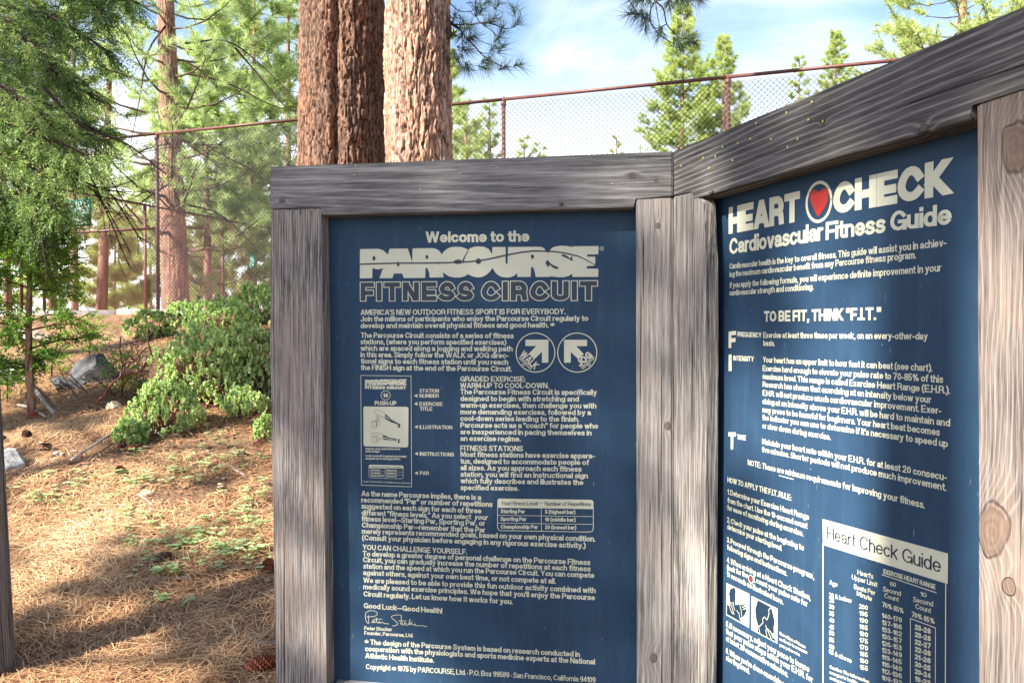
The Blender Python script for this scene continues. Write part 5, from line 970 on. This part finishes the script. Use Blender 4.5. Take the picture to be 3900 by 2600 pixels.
# ------------------------------------------------------------------ manzanita shrubs
m_man=foliage('manzanita_leaves',[(.16,.27,.09),(.31,.44,.16),(.46,.58,.25),(.57,.66,.38),(.62,.60,.28)],.42,.45)
m_stem=flat('red_manzanita_stems',(.13,.035,.028),.45,.35,.3,25)
def shrub(label,cx,cy,rx,ry,n,depthf=.8,leaf=.034,name='shrub',cat='shrub',stems=6,val=.5):
    g0=ground_at(cx,cy+ry*.9); D=g0.y; sx=rx/1829*D; sz=ry/1829*D; r_=empty(name,tuple(g0)); tag(r_,label,cat); ctr=dp(cx,cy,D)-g0
    st=MB(); C=[];Dv=[];V_=[]
    for i in range(int(n*1.6)):
        v=Vector((random.gauss(0,1),random.gauss(0,1),random.gauss(.15,1))).normalized()*random.uniform(.55,1)**.5; bump=.72+.5*(.5+.5*math.sin(v.x*3.9+cx)*math.sin(v.z*4.3+v.y*2.9+cy))+(random.uniform(0,.35) if random.random()<.12 else 0)
        p=ctr+Vector((v.x*sx*bump,v.y*sx*depthf*bump,v.z*sz*bump))
        if p.z+g0.z<gzf(p.x+g0.x,p.y+g0.y)+.02: p.z=gzf(p.x+g0.x,p.y+g0.y)-g0.z+random.uniform(.02,.10)
        if i%12==0:
            b0=Vector((random.gauss(0,sx*.25),random.gauss(0,.1),0)); tube(st,[b0,b0.lerp(p,.5)+Vector((random.gauss(0,.05),0,-.03)),p],[.008,.005,.002],4,cap=False)
        vv=min(1,max(0,random.gauss(val,.2)))
        for l in range(11):
            w=Vector((random.gauss(0,.75),random.gauss(0,.75),random.uniform(.2,1.4))).normalized(); C.append(tuple(p-w*.012+Vector((0,0,-.012*(l%4))))); Dv.append(tuple(w)); V_.append(vv+random.gauss(0,.14))
    for i in range(stems):
        a=random.uniform(0,6.28); e=Vector((math.cos(a)*sx*.8,math.sin(a)*sx*.5,ctr.z+random.uniform(-.3,.5)*sz)); tube(st,[Vector((random.gauss(0,.05),random.gauss(0,.05),-.05)),e*.4+Vector((0,0,.05)),e],[.014,.009,.004],5,cap=False)
    mb=MB(); leaves(mb,C,Dv,leaf*(.75+.5*rng.random(len(C))),.5,np.array(V_)); st.build('stems',m_stem,r_); mb.build('foliage',m_man,r_)
shrub('large light green shrub in the middle of the slope',480,845,115,95,620,val=.55)
shrub('round green shrub low in front of the large one',385,930,82,66,330,val=.5)
shrub('green shrub against the left side of the board',585,830,75,90,420,val=.5)
shrub('darker green shrub on top of the bank below the fence',500,735,85,50,420,depthf=.7,leaf=.034,val=.32)
shrub('darker green shrub at the bank top beside the board',590,700,60,50,300,leaf=.036,val=.38)  # lower leaf value, so the leaves are a darker green
shrub('small light shrub under the shrub beside the board',565,925,55,34,170,val=.6)
shrub('tiny dark green shrub above the light fallen branch',300,990,38,32,110,val=.28)
shrub('small green shrub low against the board post',603,985,22,34,90,val=.5)
shrub('thin-leaved shrub in front of the timber edging',350,745,60,36,130,leaf=.045,val=.5)
shrub('low leafy tangle at the right end of the edging',420,720,45,30,110,leaf=.04,val=.35)
# red crooked manzanita
mz=ground_at(250,935); mzr=empty('bare_manzanita',tuple(mz)); tag(mzr,'bare crooked red manzanita stems left of the large light shrub','shrub')
c12=crop(0,1300,.4677); mb=MB()
for r_,t in ((.012,[(790,500),(850,430),(900,350),(980,290),(1000,180),(975,60),(985,-40)]),(.010,[(980,290),(1060,260),(1150,240),(1200,150),(1240,120),(1210,20),(1200,-60)]),(.008,[(1000,180),(1080,170),(1130,120),(1180,60),(1260,40)]),(.008,[(985,300),(1010,230),(1090,160),(1040,100),(1090,30)]),(.006,[(1200,150),(1270,110),(1330,60)]),(.006,[(1000,150),(1060,120),(1120,180),(1160,200)]),(.006,[(1060,10),(1150,20),(1230,-10)]),(.005,[(1130,120),(1110,60),(1150,-20)])):
    tube(mb,[on_depth(*c12(x,y),mz.y+random.uniform(-.15,.15))-mz for x,y in t],[r_*(1-.5*i/len(t)) for i in range(len(t))],6)
mb.build('stems',m_stem,mzr,True); mb=MB(); tube(mb,[on_depth(*c12(x,y),mz.y+.2)-mz for x,y in ((990,370),(1030,300),(1100,260),(1200,190),(1190,110))],[.022,.02,.016,.012,.008],7); mb.build('mossy_stem',flat('moss_green_bark',(.20,.22,.05),.9,.1,.4,30),mzr,True)
# brittle brown brush in the hollow left of the shrubs
g0=ground_at(300,900); br=empty('dead_brush',tuple(g0)); tag(br,'tangle of leafless grey-brown twigs in the hollow behind the red stems','dead brush'); mb=MB()
for _ in range(95):
    x0=random.gauss(290,50); p=ground_at(x0,random.uniform(820,930)); d_=Vector((random.gauss(0,.5),random.gauss(0,.4),random.uniform(.15,1))).normalized(); l_=random.uniform(.15,.5)
    q=p+d_*l_*.5+Vector((random.gauss(0,.04),0,.02)); r_=p+d_*l_+Vector((random.gauss(0,.08),0,-.05)); tube(mb,[p-g0,q-g0,r_-g0],[.005,.0035,.0015],4,cap=False)
    for k in range(3): s_=q+Vector((random.gauss(0,.12),random.gauss(0,.1),random.gauss(.05,.09))); tube(mb,[q-g0,s_-g0],[.0025,.001],3,cap=False)
o_=mb.build('twigs',m_twig,br); o_['kind']='stuff'
# ------------------------------------------------------------------ dead wood
def stick(label,f,pts,r,mat,lift=.012,r1=None,name='fallen_stick',cat='stick',depth=None,n=6):
    P=[]
    for x,y in pts:
        X_,Y_=f(x,y); g_=ground_at(X_,Y_,1.); P.append(g_+Vector((0,0,lift+r)))
    P=bez(P,4); c=sum(P,Vector())/len(P); k=len(P); mb=MB()
    rr=[(r+(r1-r)*i/(k-1) if r1 else r)*(1+random.uniform(-.12,.12)) for i in range(k)]
    tube(mb,[p-c for p in P],rr,n); mb.r=[rng.random(x.shape) for x in mb.r]; o_=mb.build(name,mat,None,True); o_.location=c; tag(o_,label,cat); return o_
c13=crop(0,1900,.4677)
m_sr=flat('brown_stick',(.17,.11,.08),.85,.1,.3,50); m_so=flat('orange_peeled_stick',(.55,.30,.12),.7,.2,.2,40)
stick('thick grey root arching down from the dark sapling trunk',c12,[(180,300),(230,400),(310,490),(380,590),(440,650)],.024,m_stickg,.05,.016,'grey_root','root')
stick('grey root forking off toward the left edge',c12,[(150,560),(240,580),(300,620),(370,655)],.016,m_stickg,.03,.010,'grey_root','root')
stick('curved grey twig below the roots',c12,[(270,740),(350,700),(430,660),(460,610)],.008,m_stickg,.02)
lb_=stick('long pale fallen branch leaning out of the round shrub',c12,[(580,1035),(760,910),(900,820),(1050,725),(1225,655)],.010,m_stickg,.05,.007,'fallen_branch','branch')
stick('thin pale side twig right of the long fallen branch',c12,[(1100,712),(1200,760),(1325,832)],.006,m_stickg,.05,.004)
stick('bare twig below the large shrub',c12,[(1400,680),(1480,730),(1570,795)],.005,m_sr,.03)
stick('short dark stick near the board on the slope',c12,[(1880,920),(1940,915),(1995,935)],.008,m_sr,.01)
stick('small grey forked stick right of the slope centre',c12,[(1880,1040),(1930,1080),(1990,1112)],.009,m_stickg,.01)
stick('dark brown stick lying in the middle of the slope',c12,[(1125,1255),(1160,1215),(1235,1180)],.010,m_sr,.012)
stick('white splintered stick in the slope centre',c12,[(1120,1275),(1180,1300),(1245,1370)],.007,m_stickg,.012)
stick('grey stick under the pine cone',c13,[(1225,672),(1330,680),(1440,680),(1550,658)],.011,m_stickg,.006,.006)
stick('short pale grey stick left of centre',c13,[(735,785),(810,760),(890,732)],.010,m_stickg,.006)
stick('hooked grey stick shaped like a bent wire',c13,[(385,855),(330,900),(330,950),(400,975),(445,978),(400,1015),(300,1035)],.010,m_stickg,.006,.006)
stick('dark stick at the left side of the path',c13,[(260,705),(320,692),(400,690)],.010,m_sr,.006)
stick('short brown stick beside the dark one',c13,[(470,690),(515,690),(565,702)],.011,m_sr,.006)
stick('thick grey branch piece pointing up right',c13,[(1240,1305),(1330,1260),(1400,1225),(1525,1185)],.015,m_stickg,.004,.012)
stick('peeled orange stick left of the thick grey piece',c13,[(1045,1160),(1110,1200),(1200,1238)],.013,m_so,.004,.008)
stick('stick with orange ends in the lower middle',c13,[(1420,962),(1500,970),(1570,965),(1640,968)],.010,m_so,.004)
stick('thin curved grey stick above the orange one',c13,[(1030,1130),(1090,1108),(1180,1108)],.008,m_stickg,.004)
stick('grey stick low against the board post',c13,[(2015,1185),(2080,1205),(2160,1218),(2240,1212)],.014,m_stickg,.004)
stick('dark twig reaching behind the board post',c13,[(2060,1005),(2130,965),(2235,940)],.009,m_sr,.01)
stick('brown stick in the left foreground',c13,[(720,1090),(790,1070),(840,1052)],.013,m_sr,.003)
stick('short grey stick in the right foreground',c13,[(1345,1055),(1400,1060),(1480,1058)],.010,m_sr,.003)
stick('long thin tan stick in the foreground',c13,[(600,1388),(680,1368),(760,1338)],.008,m_stickg,.003)
stick('pale thin stick under the tan one',c13,[(630,1388),(700,1395),(780,1400)],.007,m_stickg,.003)
stick('small tan stick near the left post',c13,[(200,530),(225,508),(255,482)],.008,m_so,.004)
stick('flat tan stick above it',c13,[(325,428),(370,430),(420,428)],.009,m_so,.004)
stick('short stick above the long twig near the post',c13,[(1160,895),(1220,870),(1280,855)],.007,m_stickg,.004)
# ------------------------------------------------------------------ pine cones
m_cone=foliage('pine_cone_scales',[(.05,.028,.02),(.13,.075,.05),(.24,.16,.11)],0,.7); m_coner=foliage('rusty_cone_scales',[(.12,.035,.018),(.26,.075,.035),(.36,.13,.06)],0,.7)
def cone(label,X_,Y_,s=1.,mat=None,az=0.6,tilt=.2):
    g_=ground_at(X_,Y_,1.); mb=MB(); Ln=.095*s; R0=.030*s
    core=[(0,0,-Ln/2),(0,0,0),(0,0,Ln/2)]; tube(mb,core,[.012*s,.016*s,.006*s],7,r=.1)
    for i in range(120):
        t=(i+.5)/120; z=-Ln/2+Ln*t; a=i*2.39996; rr=R0*math.sin(math.pi*(.12+.83*t))**.7; d=Vector((math.cos(a),math.sin(a),.35)); sd=Vector((-math.sin(a),math.cos(a),0)); p=Vector((0,0,z)); w=.009*s
        V=[p+d*.008*s-sd*w*.4,p+d*.008*s+sd*w*.4,p+d*rr+sd*w,p+d*rr*1.14+Vector((0,0,.003*s)),p+d*rr-sd*w,p+d*rr*.9+Vector((0,0,-.005*s))]
        mb.add([tuple(v) for v in V],[(2,3,5),(3,4,5),(1,2,5),(4,0,5)],[(0,1,2,4)],random.random()*.5+.4*(i%2))
    o_=mb.build('pine_cone',mat or m_cone); o_.location=g_+Vector((0,0,.034*s)); o_.rotation_euler=(math.pi/2-tilt,0,az); tag(o_,label,'pine cone'); return o_
cone('grey-brown pine cone lying among the pale creepers',620,2143,1.0,None,1.9)
cone('dark pine cone at the upper left beside the sticks',103,1677,1.15,None,.4,.9)
cone('second dark cone right of the upper left one',178,1718,.9,None,1.2)
cone('rusty pine cone half hidden in the middle of the slope',455,1812,1.0,m_coner,.8)
cone('rusty pine cone below the tiny dark shrub',498,1722,.9,m_coner,1.9)
cone('dark red cone tucked behind the board post',1024,2182,1.1,m_coner,.3)
cone('large dark red cone in the lower foreground by the post',992,2572,1.35,m_coner,1.75)
cone('rusty cone under the large light shrub',520,1597,.9,m_coner,1.2)
cone('brown cone near the base of the large shrub',770,1600,.9,None,.7)
cone('reddish cone at the foot of the roots',125,1598,1.1,m_coner,2.2)
cone('dark cone behind the root',112,1520,1.1,None,1.0,.8)
cone('small red cone at the left edge above the boulder',8,1688,1.0,m_coner,.9)
# ------------------------------------------------------------------ rocks
def rock(label,cx,cy,w,h,mat,seed,dy=.8,name='rock',cat='rock',sink=.25):
    g_=ground_at(cx,cy,1.); s=w/FL*g_.y/2; hh=h/FL*g_.y; import bmesh
    bm=bmesh.new(); bmesh.ops.create_icosphere(bm,subdivisions=5,radius=1); V=np.array([v.co[:] for v in bm.verts])
    d=np.zeros(len(V))
    for q in range(14):
        rs=np.random.default_rng(seed*31+q); nn=nrm(rs.normal(size=3)); c_=rs.uniform(.62,.95); pr=V@nn; V=V-np.maximum(pr-c_,0)[:,None]*nn
    V=V*(1+.22*(fbm(V[:,0]*3+seed,V[:,1]*3+V[:,2]*4,5,seed)[:,None]-.45)); V=V*np.array([s,s*dy,hh*.62])
    for v,c in zip(bm.verts,V): v.co=c
    me=bpy.data.meshes.new(name); bm.to_mesh(me); bm.free(); o_=link(name,me,None,mat,False); o_.location=g_+Vector((0,0,hh*.3-sink*hh*.3)); tag(o_,label,cat); return o_
def rockmat(name,a,b):
    m,nt,bs=newmat(name,.85,.2); tc=N(nt,'ShaderNodeTexCoord'); n1=N(nt,'ShaderNodeTexNoise',i_Scale=9.,i_Detail=8.,i_Roughness=.7); L(nt,tc.outputs['Object'],n1.inputs[0]); L(nt,ramp(nt,n1.outputs['Fac'],[(.3,a),(.5,tuple((x+y)/2 for x,y in zip(a,b))),(.65,b)]),bs.inputs['Base Color']); bp=N(nt,'ShaderNodeBump',i_Strength=.8,i_Distance=.02); L(nt,n1.outputs['Fac'],bp.inputs['Height']); L(nt,bp.outputs[0],bs.inputs['Normal']); return m
m_rg=rockmat('grey_granite',(.10,.10,.11),(.42,.42,.42)); m_rd=rockmat('dark_granite',(.03,.03,.034),(.13,.13,.14)); m_rt=rockmat('tan_granite',(.22,.16,.11),(.48,.38,.28))
rock('grey split rock at the left edge above the foreground post',35,1790,150,110,m_rg,3)
rock('large dark blue-grey boulder behind the crooked red stems',370,1450,185,120,m_rd,5,name='boulder',cat='boulder')
rock('flat dark boulder just left of the large blue-grey one',255,1480,130,60,m_rd,15,name='boulder',cat='boulder')
rock('rounded tan stone below the boulder',435,1560,62,40,m_rt,7)
rock('pale rock at the top of the bank left of the edging',120,1310,160,80,m_rt,9)
rock('pale grey rock at the far left beneath the sapling',20,1470,90,110,m_rg,11)
rock('small grey stone by the slope cones',215,1735,34,22,m_rg,13)
rock('rounded grey rock at the top of the bank under the fence',715,1215,60,50,m_rg,17)
rock('flat half-buried stone in the slope centre',560,1885,60,20,m_rt,19)
# ------------------------------------------------------------------ left foreground post of the next board
pb=on_z(58,2557,0.0); pt_=CAM+ray(2,1560)*((pb.y)/ray(2,1560).y)
m_p5=wood('dark_post_wood',(.085,.07,.065),(.22,.19,.18),dens=120,tilt=.01,y0=.1,z0=.03,knots=(),seed=11.,warp=.006,fib=1.3,bump=.7,warm=(.14,.12,.06))
lp_=empty('leaning_post',(pb.x,pb.y,0)); tag(lp_,'dark weathered post at the lower left edge, leaning slightly outward','post')
import bmesh
lean=(pt_-pb)/ (pt_.z-pb.z); bm=bmesh.new(); bmesh.ops.create_cube(bm,size=1)
for v in bm.verts: v.co=Vector((v.co.x*2.3+1.05,(v.co.y+.5)*-.13,(v.co.z-.5)*.12))
for v in bm.verts:
    z_=v.co.x; v.co=Vector((z_,v.co.y,v.co.z))
bmesh.ops.bevel(bm,geom=list(bm.edges),offset=.006,segments=2,affect='EDGES'); me=bpy.data.meshes.new('post'); bm.to_mesh(me); bm.free()
ax=Vector((lean.x,0,1)).normalized(); sxv=Vector((1,-.25,0)).normalized(); az_=ax.cross(sxv).normalized()
o_=link('timber',me,lp_,m_p5); Mx=Matrix((ax,-sxv*-1,az_)).transposed().to_4x4()
ayv=Vector((1,-.2,0)); ayv=(ayv-ax*ayv.dot(ax)).normalized(); azv=ax.cross(ayv); Mx=Matrix((ax,ayv,azv)).transposed().to_4x4(); o_.matrix_local=Mx
mb=MB(); tube(mb,[(-.04,-.003,.9-.62),(-.04,-.009,.9-.62)],[.006,.005],8)
# ------------------------------------------------------------------ trees outside the frame that shade the board and slope
m_off=m_pine
def shade_tree(label,x,y,crowns,rb=.3):
    r_=empty('pine_tree',(x,y,0)); tag(r_,label,'pine tree','pines standing behind the viewer'); H=max(z+h/2 for z,h,_,_ in crowns)+1
    mb=MB(); tube(mb,[(0,0,-.2),(0,0,H*.5),(0,0,H)],[rb,rb*.7,.04],12); mb.r=[rng.random(q_.shape) for q_ in mb.r]; mb.build('trunk',m_bark_r,r_,True)
    for z,h,rad,n in crowns: highcrown(r_,z,rad,n,Vector((0,0,0)),h,m_off)
random.seed(7); rng=np.random.default_rng(7)
shade_tree('tall pine outside the frame at left shading the board',-8.45,-3.34,[(9.3,3.8,1.45,42)])
shade_tree('second tall pine outside the frame behind the viewer',-5.77,-3.58,[(8.65,1.2,.75,16)],.2)
shade_tree('pine outside the frame shading the slope',-13.5,-1.5,[(9.0,3.5,2.2,9)])
shade_tree('thin young pine outside the frame beside the tall one',-7.1,-3.45,[(8.1,3.0,.6,5)],.14)
shade_tree('slender pine outside the frame shading the path edge',-10.3,-2.35,[(7.9,2.6,1.3,12)],.16)
shade_tree('pine outside the frame shading the dark trunk',-12.6,1.0,[(12.0,3.6,1.9,22)])
# ------------------------------------------------------------------ yellow catkin flecks stuck on the beams
m_fleck=flat('yellow_green_flecks',(.50,.55,.14),.7,.2,.1,5); mb=MB()
for (x,y) in ((3134,462),(2995,430),(2858,528),(2752,560),(2725,596),(2678,601),(2594,632),(2937,530),(3092,388),(3079,456),(3038,530),(3000,560),(2880,470),(2790,610),(2810,545),(2700,640)):
    c=PR.at(x,y,.0025); a_=random.uniform(0,3); u_=PR.u*math.cos(a_)+Vector((0,0,math.sin(a_))); w_=PR.n.cross(u_)
    for k_ in (-1,1): mb.add([tuple(c-u_*.003-w_*.001),tuple(c+u_*.003),tuple(c+w_*.0025*k_+PR.n*.001)],[(0,1,2)])
for (x,y) in ((1356,632),(1348,668),(1050,734),(1355,630),(2330,700),(1750,660),(1890,640),(1600,720)):
    c=PL.at(x,y,.0025); mb.add([tuple(c-PL.u*.002),tuple(c+PL.u*.002),tuple(c+Vector((0,0,.003)))],[(0,1,2)])
o_=mb.build('catkin_flecks',m_fleck); tag(o_,'tiny yellow-green catkin flecks stuck on the grey beams',kind='stuff')
